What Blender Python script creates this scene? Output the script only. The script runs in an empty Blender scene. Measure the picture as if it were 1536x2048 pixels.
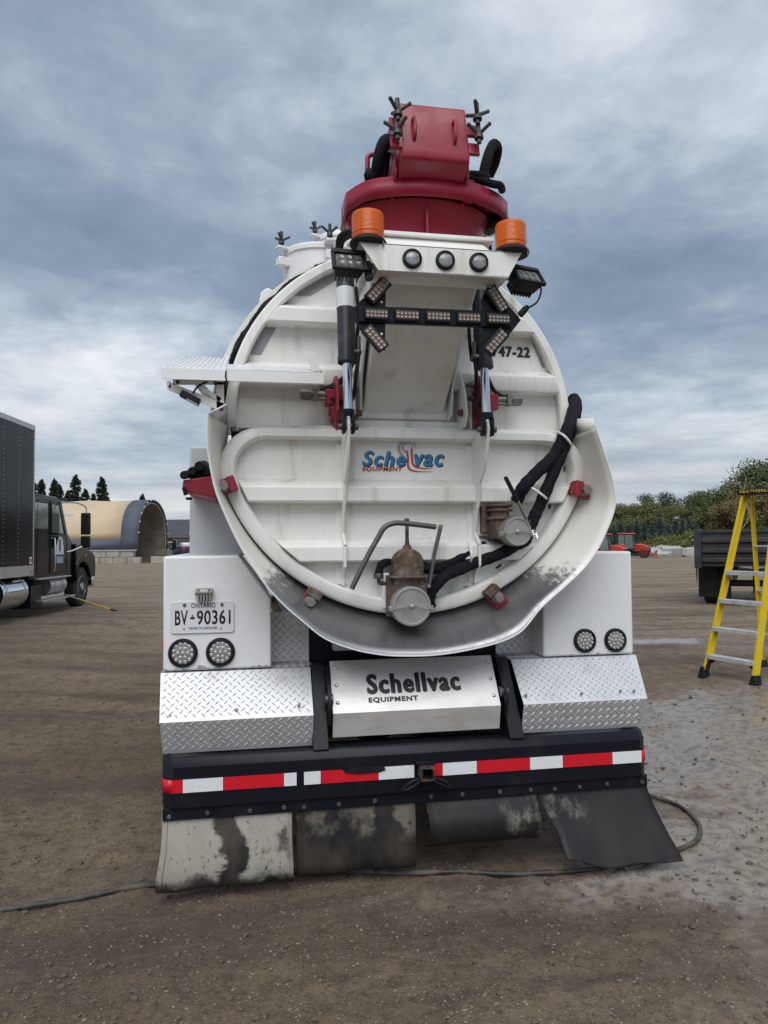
import bpy, bmesh, math, random
import numpy as np
from mathutils import Vector, Matrix

random.seed(7)
R = math.radians
sc = bpy.context.scene
COL = sc.collection

# ------------------------------------------------------------------ camera
FPX = 1480.0                                    # focal length in photograph pixels (1536 x 2048)
YAW, PITCH, ROLL = R(10.5), R(2.5), R(0.48)
CAM = Vector((-.884, -3.745, 1.72))
fw = Vector((math.sin(YAW)*math.cos(PITCH), math.cos(YAW)*math.cos(PITCH), math.sin(PITCH)))
rt0 = Vector((math.cos(YAW), -math.sin(YAW), 0))
f0 = Vector((math.sin(YAW), math.cos(YAW), 0))
up0 = rt0.cross(fw)
rt = rt0*math.cos(ROLL) - up0*math.sin(ROLL)
up = rt.cross(fw)
cam = bpy.data.cameras.new('camera'); camo = bpy.data.objects.new('camera', cam); COL.objects.link(camo)
cam.sensor_fit = 'VERTICAL'; cam.sensor_height = 24.0; cam.lens = 24.0*FPX/2048
cam.clip_start = .05; cam.clip_end = 4000
M = Matrix((rt, up, -fw)).transposed().to_4x4(); M.translation = CAM
camo.matrix_world = M
sc.camera = camo
sc.render.resolution_x, sc.render.resolution_y = 768, 1024

# ------------------------------------------------------------------ sky, sun, exposure
SUN_EL, SUN_AZ = R(52), R(196)                  # azimuth clockwise from +Y: behind the photographer
w = bpy.data.worlds.new('World'); sc.world = w; w.use_nodes = True
nt = w.node_tree; N = nt.nodes; L = nt.links
for n in list(N): N.remove(n)
out = N.new('ShaderNodeOutputWorld'); bg = N.new('ShaderNodeBackground'); L.new(bg.outputs[0], out.inputs[0])
sky = N.new('ShaderNodeTexSky'); sky.sky_type = 'NISHITA'; sky.sun_disc = False
sky.sun_elevation = SUN_EL; sky.sun_rotation = SUN_AZ; sky.air_density = 1.2; sky.dust_density = 2.0
tc = N.new('ShaderNodeTexCoord')
sep = N.new('ShaderNodeSeparateXYZ'); L.new(tc.outputs['Generated'], sep.inputs[0])
def wm(op, a, b=None, c=None):
    n = N.new('ShaderNodeMath'); n.operation = op
    for i, v in enumerate((a, b, c)):
        if v is None: continue
        if isinstance(v, (int, float)): n.inputs[i].default_value = v
        else: L.new(v, n.inputs[i])
    return n.outputs[0]
zc = wm('ADD', wm('MAXIMUM', sep.outputs[2], 0.0), .16)
comb = N.new('ShaderNodeCombineXYZ')
L.new(wm('DIVIDE', sep.outputs[0], zc), comb.inputs[0]); L.new(wm('DIVIDE', sep.outputs[1], zc), comb.inputs[1])
def wnoise(scale, detail, rough, off, dist=0.0):
    mp = N.new('ShaderNodeMapping'); mp.inputs['Location'].default_value = off
    L.new(comb.outputs[0], mp.inputs[0])
    n = N.new('ShaderNodeTexNoise'); n.inputs['Scale'].default_value = scale; n.inputs['Detail'].default_value = detail
    n.inputs['Roughness'].default_value = rough; n.inputs['Distortion'].default_value = dist
    L.new(mp.outputs[0], n.inputs['Vector']); return n.outputs[0]
big = wnoise(.42, 2, .5, (-9.1, 2.4, 0), .2)
mid = wnoise(.95, 7, .55, (1.3, 2.2, 0), .25)
fine = wnoise(4.5, 8, .62, (5.3, 1.2, 0), .3)
v = wm('ADD', wm('ADD', wm('MULTIPLY', big, .62), wm('MULTIPLY', mid, .46)), wm('MULTIPLY', wm('SUBTRACT', fine, .5), .20))
ramp = N.new('ShaderNodeValToRGB'); L.new(v, ramp.inputs[0])
e = ramp.color_ramp.elements
# cloud colours as sky radiance in units of the Sky Texture at strength 0.05
def cc(r, g, b): return (r*20*.5, g*20*.5, b*20*.5, 1)
e[0].position = .40; e[0].color = cc(.20, .27, .37)
e[1].position = .70; e[1].color = cc(1.05, 1.06, 1.08)
for p, c in ((.47, cc(.265, .345, .455)), (.525, cc(.37, .455, .565)), (.59, cc(.60, .67, .755))):
    x = e.new(p); x.color = c
# thin veil towards the horizon: long pale bands
hz = N.new('ShaderNodeMapRange'); hz.interpolation_type = 'SMOOTHSTEP'
L.new(sep.outputs[2], hz.inputs[0]); hz.inputs[1].default_value = .0; hz.inputs[2].default_value = .26
hz.inputs[3].default_value = .80; hz.inputs[4].default_value = 0
mp = N.new('ShaderNodeMapping'); mp.inputs['Scale'].default_value = (1.2, 1.2, 16); L.new(tc.outputs['Generated'], mp.inputs[0])
bn = N.new('ShaderNodeTexNoise'); bn.inputs['Scale'].default_value = 1.9; bn.inputs['Detail'].default_value = 5; L.new(mp.outputs[0], bn.inputs['Vector'])
br = N.new('ShaderNodeValToRGB'); L.new(bn.outputs[0], br.inputs[0])
br.color_ramp.elements[0].position = .38; br.color_ramp.elements[0].color = cc(.42, .50, .585)
br.color_ramp.elements[1].position = .66; br.color_ramp.elements[1].color = cc(.95, .94, .91)
mx = N.new('ShaderNodeMix'); mx.data_type = 'RGBA'
L.new(hz.outputs[0], mx.inputs[0]); L.new(ramp.outputs[0], mx.inputs[6]); L.new(br.outputs[0], mx.inputs[7])
# a little of the clear sky's own colour shows through the cloud
mx2 = N.new('ShaderNodeMix'); mx2.data_type = 'RGBA'; mx2.inputs[0].default_value = .92
L.new(sky.outputs[0], mx2.inputs[6]); L.new(mx.outputs[2], mx2.inputs[7])
L.new(mx2.outputs[2], bg.inputs[0]); bg.inputs[1].default_value = .05
sun = bpy.data.lights.new('sun', 'SUN'); suno = bpy.data.objects.new('sun', sun); COL.objects.link(suno)
sun.energy = 1.15; sun.angle = R(50); sun.color = (1, .985, .96)
sd = Vector((math.sin(SUN_AZ)*math.cos(SUN_EL), math.cos(SUN_AZ)*math.cos(SUN_EL), math.sin(SUN_EL)))
suno.rotation_euler = sd.to_track_quat('Z', 'Y').to_euler(); suno.location = (0, -10, 20)
vs = sc.view_settings; vs.view_transform = 'Standard'; vs.look = 'None'; vs.gamma = 1; vs.use_curve_mapping = False
vs.exposure = 1.0
sc.render.engine = 'CYCLES'
sc.cycles.max_bounces = 6; sc.cycles.diffuse_bounces = 3; sc.cycles.glossy_bounces = 3; sc.cycles.transmission_bounces = 4

# ------------------------------------------------------------------ pixel -> place helpers
def ray(px, py): return fw*FPX + rt*(px-768) + up*(1024-py)
def P(px, py, Y):
    d = ray(px, py); return CAM + d*((Y-CAM.y)/d.y)
def G(px, py, z=0.0):
    d = ray(px, py); return CAM + d*((z-CAM.z)/d.z)
def D(px, py, depth):
    d = ray(px, py); return CAM + d*(depth/FPX)
def sstep(a, b, x):
    t = np.clip((np.asarray(x, float)-a)/(b-a), 0, 1); return t*t*(3-2*t)
def lay(x, y):                                   # lie of the yard: it rises 0.2 m away from the truck's stand
    s = np.clip(y, -4, 10); d = np.hypot(x, y-s); return .2*sstep(1.8, 5.0, d)

# ------------------------------------------------------------------ mesh helpers
class MB:
    def __init__(s): s.v = []; s.f = []
    def add(s, v, f):
        o = len(s.v); s.v += [tuple(p) for p in v]; s.f += [tuple(i+o for i in q) for q in f]; return s
    def box(s, x0, x1, y0, y1, z0, z1):
        v = [(x, y, z) for x in (x0, x1) for y in (y0, y1) for z in (z0, z1)]
        return s.add(v, [(0,1,3,2), (4,6,7,5), (0,4,5,1), (2,3,7,6), (0,2,6,4), (1,5,7,3)])
    def obox(s, c, a, b, d):
        c, a, b, d = map(Vector, (c, a, b, d))
        v = [c+a*i+b*j+d*k for i in (-1,1) for j in (-1,1) for k in (-1,1)]
        return s.add(v, [(0,1,3,2), (4,6,7,5), (0,4,5,1), (2,3,7,6), (0,2,6,4), (1,5,7,3)])
    def bar(s, p, q, w, h, upv=(0,0,1)):
        p, q = Vector(p), Vector(q); d = q-p; t = d.normalized(); sd_ = t.cross(Vector(upv))
        if sd_.length < 1e-4: sd_ = t.cross(Vector((0,1,0)))
        sd_.normalize(); u_ = sd_.cross(t)
        return s.obox((p+q)/2, d/2, sd_*w/2, u_*h/2)
    def prism(s, a, b):
        n = len(a)
        return s.add(list(a)+list(b), [tuple(range(n)), tuple(range(2*n-1, n-1, -1))]+[(i, i+n, (i+1)%n+n, (i+1)%n) for i in range(n)])
    def px(s, yz, x0, x1): return s.prism([(x0, y, z) for y, z in yz], [(x1, y, z) for y, z in yz])
    def py(s, xz, y0, y1): return s.prism([(x, y0, z) for x, z in xz], [(x, y1, z) for x, z in xz])
    def pz(s, xy, z0, z1): return s.prism([(x, y, z0) for x, y in xy], [(x, y, z1) for x, y in xy])
    def tube(s, pts, r, n=8, closed=False):
        pts = [Vector(p) for p in pts]; m = len(pts); rs = r if isinstance(r, (list, tuple)) else [r]*m
        T = []
        for i in range(m):
            a = pts[(i-1) % m] if (closed or i > 0) else pts[0]
            b = pts[(i+1) % m] if (closed or i < m-1) else pts[-1]
            T.append((b-a).normalized())
        u_ = T[0].orthogonal().normalized(); v = []
        for i in range(m):
            u_ = (u_ - T[i]*u_.dot(T[i])).normalized(); w_ = T[i].cross(u_)
            for k in range(n):
                a = 2*math.pi*k/n; v.append(pts[i]+(u_*math.cos(a)+w_*math.sin(a))*rs[i])
        f = [(i*n+k, i*n+(k+1)%n, ((i+1)%m)*n+(k+1)%n, ((i+1)%m)*n+k) for i in range(m if closed else m-1) for k in range(n)]
        if not closed: f += [tuple(range(n-1, -1, -1)), tuple(range((m-1)*n, m*n))]
        return s.add(v, f)
    def cyl(s, p, q, r, r2=None, n=20): return s.tube([p, q], [r, r if r2 is None else r2], n)
    def lathe(s, prof, o, ax, n=24):
        o, ax = Vector(o), Vector(ax).normalized(); u_ = ax.orthogonal().normalized(); w_ = ax.cross(u_); v = []
        for r, h in prof:
            for k in range(n):
                a = 2*math.pi*k/n; v.append(o+ax*h+(u_*math.cos(a)+w_*math.sin(a))*max(r, 1e-4))
        m = len(prof)
        f = [(i*n+k, i*n+(k+1)%n, (i+1)*n+(k+1)%n, (i+1)*n+k) for i in range(m-1) for k in range(n)]
        f += [tuple(range(n-1, -1, -1)), tuple(range((m-1)*n, m*n))]
        return s.add(v, f)
    def grid(s, rows, closed=False):
        n = len(rows[0]); v = [p for r_ in rows for p in r_]; m = len(rows)
        f = [(i*n+k, i*n+(k+1) % n, (i+1)*n+(k+1) % n, (i+1)*n+k) for i in range(m-1) for k in range(n if closed else n-1)]
        return s.add(v, f)
    def ball(s, c, r, n=10, sq=(1,1,1)):
        prof = [(math.sin(math.pi*i/n), -math.cos(math.pi*i/n)) for i in range(n+1)]
        o = len(s.v); s.lathe([(a*r, b*r) for a, b in prof], (0,0,0), (0,0,1), n+4)
        s.v[o:] = [(c[0]+x*sq[0], c[1]+y*sq[1], c[2]+z*sq[2]) for x, y, z in s.v[o:]]; return s
    def build(s, name, m, parent=None, bevel=0, smooth=35, solid=0, seg=2):
        me = bpy.data.meshes.new(name); me.from_pydata(s.v, [], s.f)
        bm = bmesh.new(); bm.from_mesh(me); bmesh.ops.recalc_face_normals(bm, faces=bm.faces); bm.to_mesh(me); bm.free()
        o = bpy.data.objects.new(name, me); COL.objects.link(o)
        if m: me.materials.append(m)
        if smooth:
            me.polygons.foreach_set('use_smooth', [True]*len(me.polygons)); me.set_sharp_from_angle(angle=R(smooth))
        if solid:
            q = o.modifiers.new('solid', 'SOLIDIFY'); q.thickness = solid; q.offset = 0
        if bevel:
            q = o.modifiers.new('bevel', 'BEVEL'); q.width = bevel; q.segments = seg; q.limit_method = 'ANGLE'; q.angle_limit = R(40); q.harden_normals = False
        if parent: o.parent = parent
        return o
def spline(pts, n=8, closed=False):
    pts = [Vector(p) for p in pts]; m = len(pts); o = []
    for i in range(m if closed else m-1):
        g = (lambda k: pts[k % m]) if closed else (lambda k: pts[min(max(k, 0), m-1)])
        a, b, c, d = g(i-1), g(i), g(i+1), g(i+2)
        for k in range(n):
            t = k/n; o.append(.5*((2*b)+(c-a)*t+(2*a-5*b+4*c-d)*t*t+(3*b-a-3*c+d)*t**3))
    if not closed: o.append(pts[-1])
    return o
def tag(o, label=None, cat=None, group=None, kind=None):
    for k, v in (('label', label), ('category', cat), ('group', group), ('kind', kind)):
        if v: o[k] = v
    return o
def thing(name, label, cat, loc=(0,0,0), rz=0, group=None):
    o = bpy.data.objects.new(name, None); COL.objects.link(o); o.location = loc; o.rotation_euler = (0,0,rz)
    return tag(o, label, cat, group)
def copy_tree(o, parent=None):
    c = o.copy(); COL.objects.link(c); c.parent = parent
    for ch in list(o.children): copy_tree(ch, c)
    return c
def text(s, ll, rv, uv, wd, ht, m, name, parent, bold=0.0, shear=0.0, depth=.002, fat=0.0):
    """flat lettering fitted into the rectangle ll + rv*wd + uv*ht"""
    c = bpy.data.curves.new(name, 'FONT'); c.body = s; c.offset = bold; c.shear = shear; c.resolution_u = 3; c.space_character = 1.03+bold*2.2+(.09 if fat else 0)
    t = bpy.data.objects.new(name, c); COL.objects.link(t)
    me = bpy.data.meshes.new_from_object(t); bpy.data.objects.remove(t); bpy.data.curves.remove(c)
    n = len(me.vertices); a = np.zeros(n*3); me.vertices.foreach_get('co', a); a = a.reshape(-1, 3)
    lo, hi = a.min(0), a.max(0)
    ll, rv, uv = Vector(ll), Vector(rv).normalized(), Vector(uv).normalized()
    k = np.array(ll)+np.outer((a[:,0]-lo[0])/(hi[0]-lo[0])*wd, rv)+np.outer((a[:,1]-lo[1])/(hi[1]-lo[1])*ht, uv)
    if fat:                                          # heavier strokes: the outline again, a hair to either side
        nv = np.array(rv.cross(uv)); polys = [list(p.vertices) for p in me.polygons]; vv_ = []; ff_ = []
        for q, (dx, dz) in enumerate(((-1,0), (1,0), (0,-.6), (0,.6), (0,0))):
            vv_ += (k*1.0+np.array(rv)*dx*fat+np.array(uv)*dz*fat+nv*.0004*q).tolist(); ff_ += [[i_+q*n for i_ in p] for p in polys]
        me = bpy.data.meshes.new(name); me.from_pydata(vv_, [], ff_)
    else: me.vertices.foreach_set('co', k.ravel())
    me.materials.clear(); me.materials.append(m)
    o = bpy.data.objects.new(name, me); COL.objects.link(o); o.parent = parent
    q = o.modifiers.new('solid', 'SOLIDIFY'); q.thickness = depth; q.offset = 0
    return o

# ------------------------------------------------------------------ materials
def pm(name, col, rough=.5, metal=0.0, layers=(), bump=None, coat=0.0, rvar=None, spec=None, bump2=None):
    m = bpy.data.materials.new(name); m.use_nodes = True; t = m.node_tree; b = t.nodes['Principled BSDF']
    tcn = t.nodes.new('ShaderNodeTexCoord')
    def noise(scale, detail=5, st=(1,1,1), ro=.55, off=0.0, dist=0.0):
        mp_ = t.nodes.new('ShaderNodeMapping'); mp_.inputs['Scale'].default_value = st; mp_.inputs['Location'].default_value = (off, off*.7, off*.3)
        t.links.new(tcn.outputs['Object'], mp_.inputs[0])
        n = t.nodes.new('ShaderNodeTexNoise'); n.inputs['Scale'].default_value = scale; n.inputs['Detail'].default_value = detail
        n.inputs['Roughness'].default_value = ro; n.inputs['Distortion'].default_value = dist
        t.links.new(mp_.outputs[0], n.inputs['Vector']); return n.outputs[0]
    def mrange(s, a, b_, c, d):
        n = t.nodes.new('ShaderNodeMapRange'); n.interpolation_type = 'SMOOTHSTEP'; t.links.new(s, n.inputs[0])
        for i, v in enumerate((a, b_, c, d)): n.inputs[i+1].default_value = v
        return n.outputs[0]
    cur = None; rcur = None
    b.inputs['Base Color'].default_value = (*col, 1); b.inputs['Roughness'].default_value = rough; b.inputs['Metallic'].default_value = metal
    if coat: b.inputs['Coat Weight'].default_value = coat; b.inputs['Coat Roughness'].default_value = .08
    if spec is not None: b.inputs['Specular IOR Level'].default_value = spec
    mcur = None
    for i, ly in enumerate(layers):
        # (colour, noise scale, low, high, strength, stretch, roughness, metallic)
        c2, s_, lo, hi, amt = ly[:5]; st = ly[5] if len(ly) > 5 else (1,1,1)
        fac = mrange(noise(s_, 7, st, .6, 3.7*i+1.3, .2), lo, hi, 0, amt)
        mxn = t.nodes.new('ShaderNodeMix'); mxn.data_type = 'RGBA'; t.links.new(fac, mxn.inputs[0])
        if cur is None: mxn.inputs[6].default_value = (*col, 1)
        else: t.links.new(cur, mxn.inputs[6])
        mxn.inputs[7].default_value = (*c2, 1); cur = mxn.outputs[2]
        if len(ly) > 6:
            q = t.nodes.new('ShaderNodeMix'); t.links.new(fac, q.inputs[0]); q.inputs[3].default_value = ly[6]
            if rcur is None: q.inputs[2].default_value = rough
            else: t.links.new(rcur, q.inputs[2])
            rcur = q.outputs[0]
        if len(ly) > 7:
            q = t.nodes.new('ShaderNodeMix'); t.links.new(fac, q.inputs[0]); q.inputs[3].default_value = ly[7]
            if mcur is None: q.inputs[2].default_value = metal
            else: t.links.new(mcur, q.inputs[2])
            mcur = q.outputs[0]
    if cur is not None: t.links.new(cur, b.inputs['Base Color'])
    if rvar:
        rv_ = mrange(noise(rvar[0], 6), .35, .65, rvar[1], rvar[2]); 
        if rcur is None: rcur = rv_
    if rcur is not None: t.links.new(rcur, b.inputs['Roughness'])
    if mcur is not None: t.links.new(mcur, b.inputs['Metallic'])
    if bump:
        bn_ = t.nodes.new('ShaderNodeBump'); bn_.inputs['Strength'].default_value = bump[1]; bn_.inputs['Distance'].default_value = bump[2] if len(bump) > 2 else .01
        t.links.new(noise(bump[0], 6, bump[3] if len(bump) > 3 else (1,1,1)), bn_.inputs['Height']); t.links.new(bn_.outputs[0], b.inputs['Normal'])
    return m
DIRT = (.16, .13, .09)
M_cream = pm('cream_paint', (.81,.81,.78), .34, 0, [((.62,.59,.48), 2.2, .50, .78, .45, (1,1,.5)), ((.36,.27,.17), 6.5, .55, .74, .42, (1.6,1.6,.16)), (DIRT, 5.5, .58, .78, .40, (1.3,1.3,.35)), ((.20,.095,.04), 30, .715, .76, .9), (DIRT, 90, .66, .74, .45)], bump=(9,.05,.01), rvar=(6,.26,.48))
M_white = pm('white_paint', (.79,.80,.80), .28, 0, [((.68,.67,.63), 2.5, .48, .78, .4, (1,1,.4)), (DIRT, 9, .66, .82, .25, (1,1,.3))], bump=(5,.04,.01), rvar=(5,.2,.4))
M_boxw = pm('chipped_white_paint', (.76,.775,.785), .28, 0, [((.66,.66,.63), 2.5, .48, .78, .4, (1,1,.4)), (DIRT, 9, .68, .84, .25, (1,1,.3))], bump=(4,.05,.012), rvar=(5,.2,.4))
M_greyw = pm('pale_grey_paint', (.52,.54,.56), .38, 0, [((.40,.41,.42), 3, .45, .75, .4, (1,1,.3))], bump=(6,.04,.01))
M_red = pm('crimson_paint', (.275,.008,.030), .34, 0, [((.27,.03,.045), 4, .45, .75, .4), ((.09,.012,.016), 9, .55, .8, .5), ((.34,.26,.24), 45, .72, .77, .5)], bump=(14,.06,.01), rvar=(7,.25,.5))
M_black = pm('black_paint', (.007,.008,.013), .38, 0, [((.03,.03,.03), 5, .5, .8, .5, (1,1,.6), .6), ((.28,.25,.20), 22, .70, .80, .5, (1,1,1), .8)], bump=(18,.10,.008), spec=.22)
M_blk = pm('black_plastic', (.008,.009,.012), .42, 0, [((.035,.035,.035), 12, .5, .8, .4)], bump=(60,.08,.004), spec=.25)
M_rubber = pm('black_rubber', (.010,.010,.011), .6, 0, [((.045,.042,.04), 8, .5, .75, .5)], bump=(40,.15,.004), spec=.25)
M_fabric = pm('black_woven_sleeve', (.009,.009,.014), .85, 0, [((.03,.03,.035), 26, .5, .75, .5)], bump=(70,.5,.012, (1,1,1)), spec=.2)
M_alu = pm('tread_plate_aluminium', (.60,.61,.63), .44, .55, [((.46,.47,.49), 3.5, .45, .75, .6), ((.30,.285,.26), 7, .52, .78, .5), ((.03,.03,.03), 4.2, .735, .80, .8, (1,1,1), .8, 0.0)], rvar=None, bump=(60,.05,.004))
M_steel = pm('brushed_steel', (.70,.69,.68), .42, .42, [((.46,.44,.42), 3, .4, .7, .6, (1,1,3)), ((.75,.74,.72), 6, .5, .8, .5)], bump=(30,.05,.004,(1,1,20)))
M_chrome = pm('chrome', (.75,.76,.78), .10, 1.0, [((.5,.5,.5), 20, .5, .8, .3)])
M_zinc = pm('dull_zinc', (.22,.215,.205), .5, .5, [((.20,.17,.13), 14, .5, .75, .6)], bump=(60,.12,.004))
M_rust = pm('rusty_brown_casting', (.125,.078,.052), .68, .2, [((.055,.038,.030), 11, .42, .62, .9), ((.24,.18,.14), 30, .52, .72, .7), ((.27,.26,.245), 8, .52, .7, .75)], bump=(70,.35,.006))
M_cast = pm('grey_cast_aluminium', (.36,.355,.345), .55, .55, [((.24,.22,.20), 18, .45, .72, .6), ((.5,.5,.49), 40, .6, .8, .5)], bump=(60,.15,.004))
M_rod = pm('worn_dark_steel', (.12,.12,.125), .45, .7, [((.30,.30,.31), 14, .5, .75, .6)], bump=(50,.1,.004))
M_cylg = pm('dark_grey_cylinder_paint', (.016,.021,.028), .42, 0, [((.08,.085,.09), 10, .5, .75, .6), ((.2,.2,.19), 50, .68, .76, .5)], bump=(30,.1,.005))
M_tapeg = pm('grey_reflective_tape', (.27,.275,.29), .45, .2, [((.36,.36,.37), 60, .5, .7, .5)])
M_taper = pm('red_reflective_tape', (.62,.008,.02), .32, 0, [((.48,.01,.02), 120, .45, .6, .5)])
M_tapew = pm('white_reflective_tape', (.74,.76,.77), .32, 0, [((.62,.64,.66), 120, .45, .6, .5), (DIRT, 7, .66, .8, .3)])
M_lens = pm('clear_lens', (.40,.40,.40), .14, .35, [((.28,.28,.28), 60, .45, .6, .5)], coat=.6)
M_led = pm('led_reflector', (.45,.445,.43), .22, .4, coat=.4)
M_leddim = pm('dim_led', (.17,.165,.15), .25, .4)
M_leda = pm('amber_led', (.40,.27,.20), .3, .1, [((.48,.36,.29), 80, .5, .7, .5)], coat=.3)
M_amber = pm('amber_beacon_plastic', (.86,.155,.004), .16, 0, [((.70,.10,.003), 8, .45, .7, .6)])
_t = M_amber.node_tree; _b = _t.nodes['Principled BSDF']; _b.inputs['Transmission Weight'].default_value = .22; _b.inputs['Subsurface Weight'].default_value = .15; _b.inputs['Subsurface Radius'].default_value = (.04,.012,.002)
_w = _t.nodes.new('ShaderNodeTexWave'); _w.inputs['Scale'].default_value = 55; _w.bands_direction = 'Z'
_c = _t.nodes.new('ShaderNodeTexCoord'); _t.links.new(_c.outputs['Object'], _w.inputs['Vector'])
_n = _t.nodes.new('ShaderNodeBump'); _n.inputs['Strength'].default_value = .35; _n.inputs['Distance'].default_value = .004
_t.links.new(_w.outputs[1], _n.inputs['Height']); _t.links.new(_n.outputs[0], _b.inputs['Normal'])
M_ink = pm('black_ink', (.008,.008,.010), .4)
M_blue = pm('blue_print', (.012,.20,.43), .35)
M_redp = pm('red_print', (.45,.018,.03), .35)
M_greyp = pm('silver_print', (.30,.31,.32), .35, .3)
M_plate = pm('plate_white', (.66,.67,.70), .35, 0, [(DIRT, 14, .6, .8, .2)])
M_lblue = pm('plate_blue_ink', (.02,.03,.07), .4)

# ================================================================== THE YARD
def vnoise(x, y, seed=0):
    xi = np.floor(x).astype(np.int64); yi = np.floor(y).astype(np.int64); xf = x-xi; yf = y-yi
    def hsh(a, b):
        n = (a*374761393+b*668265263+seed*974634777) & 0x7fffffff; n = ((n ^ (n >> 13))*1274126177) & 0x7fffffff
        return ((n ^ (n >> 16)) & 0xffff)/65535.0
    u_ = xf*xf*(3-2*xf); v_ = yf*yf*(3-2*yf)
    a = hsh(xi, yi); b = hsh(xi+1, yi); c = hsh(xi, yi+1); d = hsh(xi+1, yi+1)
    return (a*(1-u_)+b*u_)*(1-v_)+(c*(1-u_)+d*u_)*v_
def fbm(x, y, o=4, seed=0, lac=2.1, gain=.5):
    s = 0; a = 1; t = 0
    for i in range(o):
        s = s+a*vnoise(x, y, seed+i*17); t += a; x = x*lac+11.3; y = y*lac+5.7; a *= gain
    return s/t
def wetness(x, y):
    def ell(cx, cy, rx, ry, k=1.0): return k*np.exp(-(((x-cx)/rx)**2+((y-cy)/ry)**2)**1.15)
    w_ = ell(3.4, 2.6, 2.2, 1.3, 1.15)+ell(2.7, 1.0, 1.4, 1.5, 1.1)+ell(1.55, -.05, .75, .42, 1.1)+ell(2.4, -.6, 1.2, .8, .62)+ell(.6, -.25, 1.7, .22, .5)+ell(1.5, -1.3, 1.2, .6, .35)
    # the wet runnel beyond the ladder, and a darker, smoother patch to the truck's left
    t = (y-(7.2-.55*(x-4.6))); w_ = w_+1.15*np.exp(-(t/.55)**2)*sstep(1.5, 3.0, x)*(1-sstep(9, 13, x))
    w_ = w_+ell(-1.75, .75, .42, 1.0, .30)
    return np.clip(w_, 0, 1.2)
def gheight(x, y):
    wt = wetness(x, y); near = 1-sstep(4, 16, np.hypot(x, y))
    n1 = fbm(x*1.4, y*1.4, 3, 3)-.5; n2 = fbm(x*7, y*7, 4, 9, 2.1, .6)-.5; n3 = np.abs(fbm(x*3.2, y*4.4, 3, 21)-.5)
    rough = .035*n1+(.050*n2-.045*n3)*(1-.45*np.clip(wt, 0, 1))*near
    # wheel ruts with cleat marks through the soft ground on the right
    for (ax, ay, bx, by, wd_) in ((2.05,-1.6,3.3,5.5,.16), (2.95,-1.8,4.3,5.2,.15), (-2.6,-1.5,-2.0,6.0,.15), (-3.5,-1.5,-3.1,6.0,.15)):
        L_ = math.hypot(bx-ax, by-ay); ux, uy = (bx-ax)/L_, (by-ay)/L_
        u_ = (x-ax)*ux+(y-ay)*uy; d_ = (x-ax)*-uy+(y-ay)*ux+.10*np.sin(u_*.9+ax)
        prof_ = np.exp(-(d_/wd_)**4); ridge = np.exp(-((np.abs(d_)-wd_*1.35)/.05)**2)
        k_ = (1.0 if ax > 0 else .45)*sstep(0, 1.2, u_)*(1-sstep(L_-1.5, L_, u_))*(.35+.65*fbm(x*1.1, y*1.1, 2, 31))
        rough = rough+k_*(-.022*prof_+.016*ridge+.008*prof_*np.sin(u_*52+np.abs(d_)*40))
    return lay(x, y)+rough-.012*np.clip(wt-.75, 0, .3)
NX, NY = 760, 640
tx = np.linspace(-1, 1, NX); ty = np.linspace(-1, 1, NY)
gx = .5+2.1*np.sinh(6.75*tx); gy = .3+1.7*np.sinh(6.9*ty)
X, Y = np.meshgrid(gx, gy, indexing='ij')
Z = gheight(X, Y)
co = np.stack([X, Y, Z], -1).reshape(-1, 3)
i = (np.arange(NX-1)[:, None]*NY+np.arange(NY-1)[None, :]).ravel()
quads = np.stack([i, i+NY, i+NY+1, i+1], -1)
me = bpy.data.meshes.new('ground'); me.vertices.add(len(co)); me.vertices.foreach_set('co', co.ravel())
me.loops.add(quads.size); me.loops.foreach_set('vertex_index', quads.ravel().astype(np.int32))
me.polygons.add(len(quads)); me.polygons.foreach_set('loop_start', np.arange(0, quads.size, 4, dtype=np.int32))
me.polygons.foreach_set('use_smooth', np.ones(len(quads), bool)); me.update(calc_edges=True)
at = me.attributes.new('wet', 'FLOAT', 'POINT'); at.data.foreach_set('value', wetness(X, Y).ravel().astype(np.float32))
at = me.attributes.new('dry', 'FLOAT', 'POINT'); at.data.foreach_set('value', sstep(2.0, 9.0, np.hypot(X*1.0, Y-np.clip(Y, -3, 4))).ravel().astype(np.float32))
ground = bpy.data.objects.new('ground', me); COL.objects.link(ground); tag(ground, kind='structure')
ground['label'] = 'brown gravel and mud yard, wet and shiny to the truck\'s right'
gm = bpy.data.materials.new('gravel_mud'); gm.use_nodes = True; t = gm.node_tree; b = t.nodes['Principled BSDF']
def gn(kind, **kw):
    n = t.nodes.new(kind)
    for k, v in kw.items(): n.inputs[k].default_value = v
    return n
def lk(a, c): t.links.new(a, c)
tcn = gn('ShaderNodeTexCoord')
def nz(scale, detail=6, ro=.6, st=(1,1,1), rot=0, dist=0):
    m_ = gn('ShaderNodeMapping'); m_.inputs['Scale'].default_value = st; m_.inputs['Rotation'].default_value = (0,0,rot); lk(tcn.outputs['Object'], m_.inputs[0])
    n = gn('ShaderNodeTexNoise'); n.inputs['Scale'].default_value = scale; n.inputs['Detail'].default_value = detail; n.inputs['Roughness'].default_value = ro; n.inputs['Distortion'].default_value = dist
    lk(m_.outputs[0], n.inputs['Vector']); return n.outputs[0]
def mr(s, a, c, d=0., e_=1.):
    n = gn('ShaderNodeMapRange'); n.interpolation_type = 'SMOOTHSTEP'; lk(s, n.inputs[0])
    for k, v in enumerate((a, c, d, e_)): n.inputs[k+1].default_value = v
    return n.outputs[0]
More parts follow.
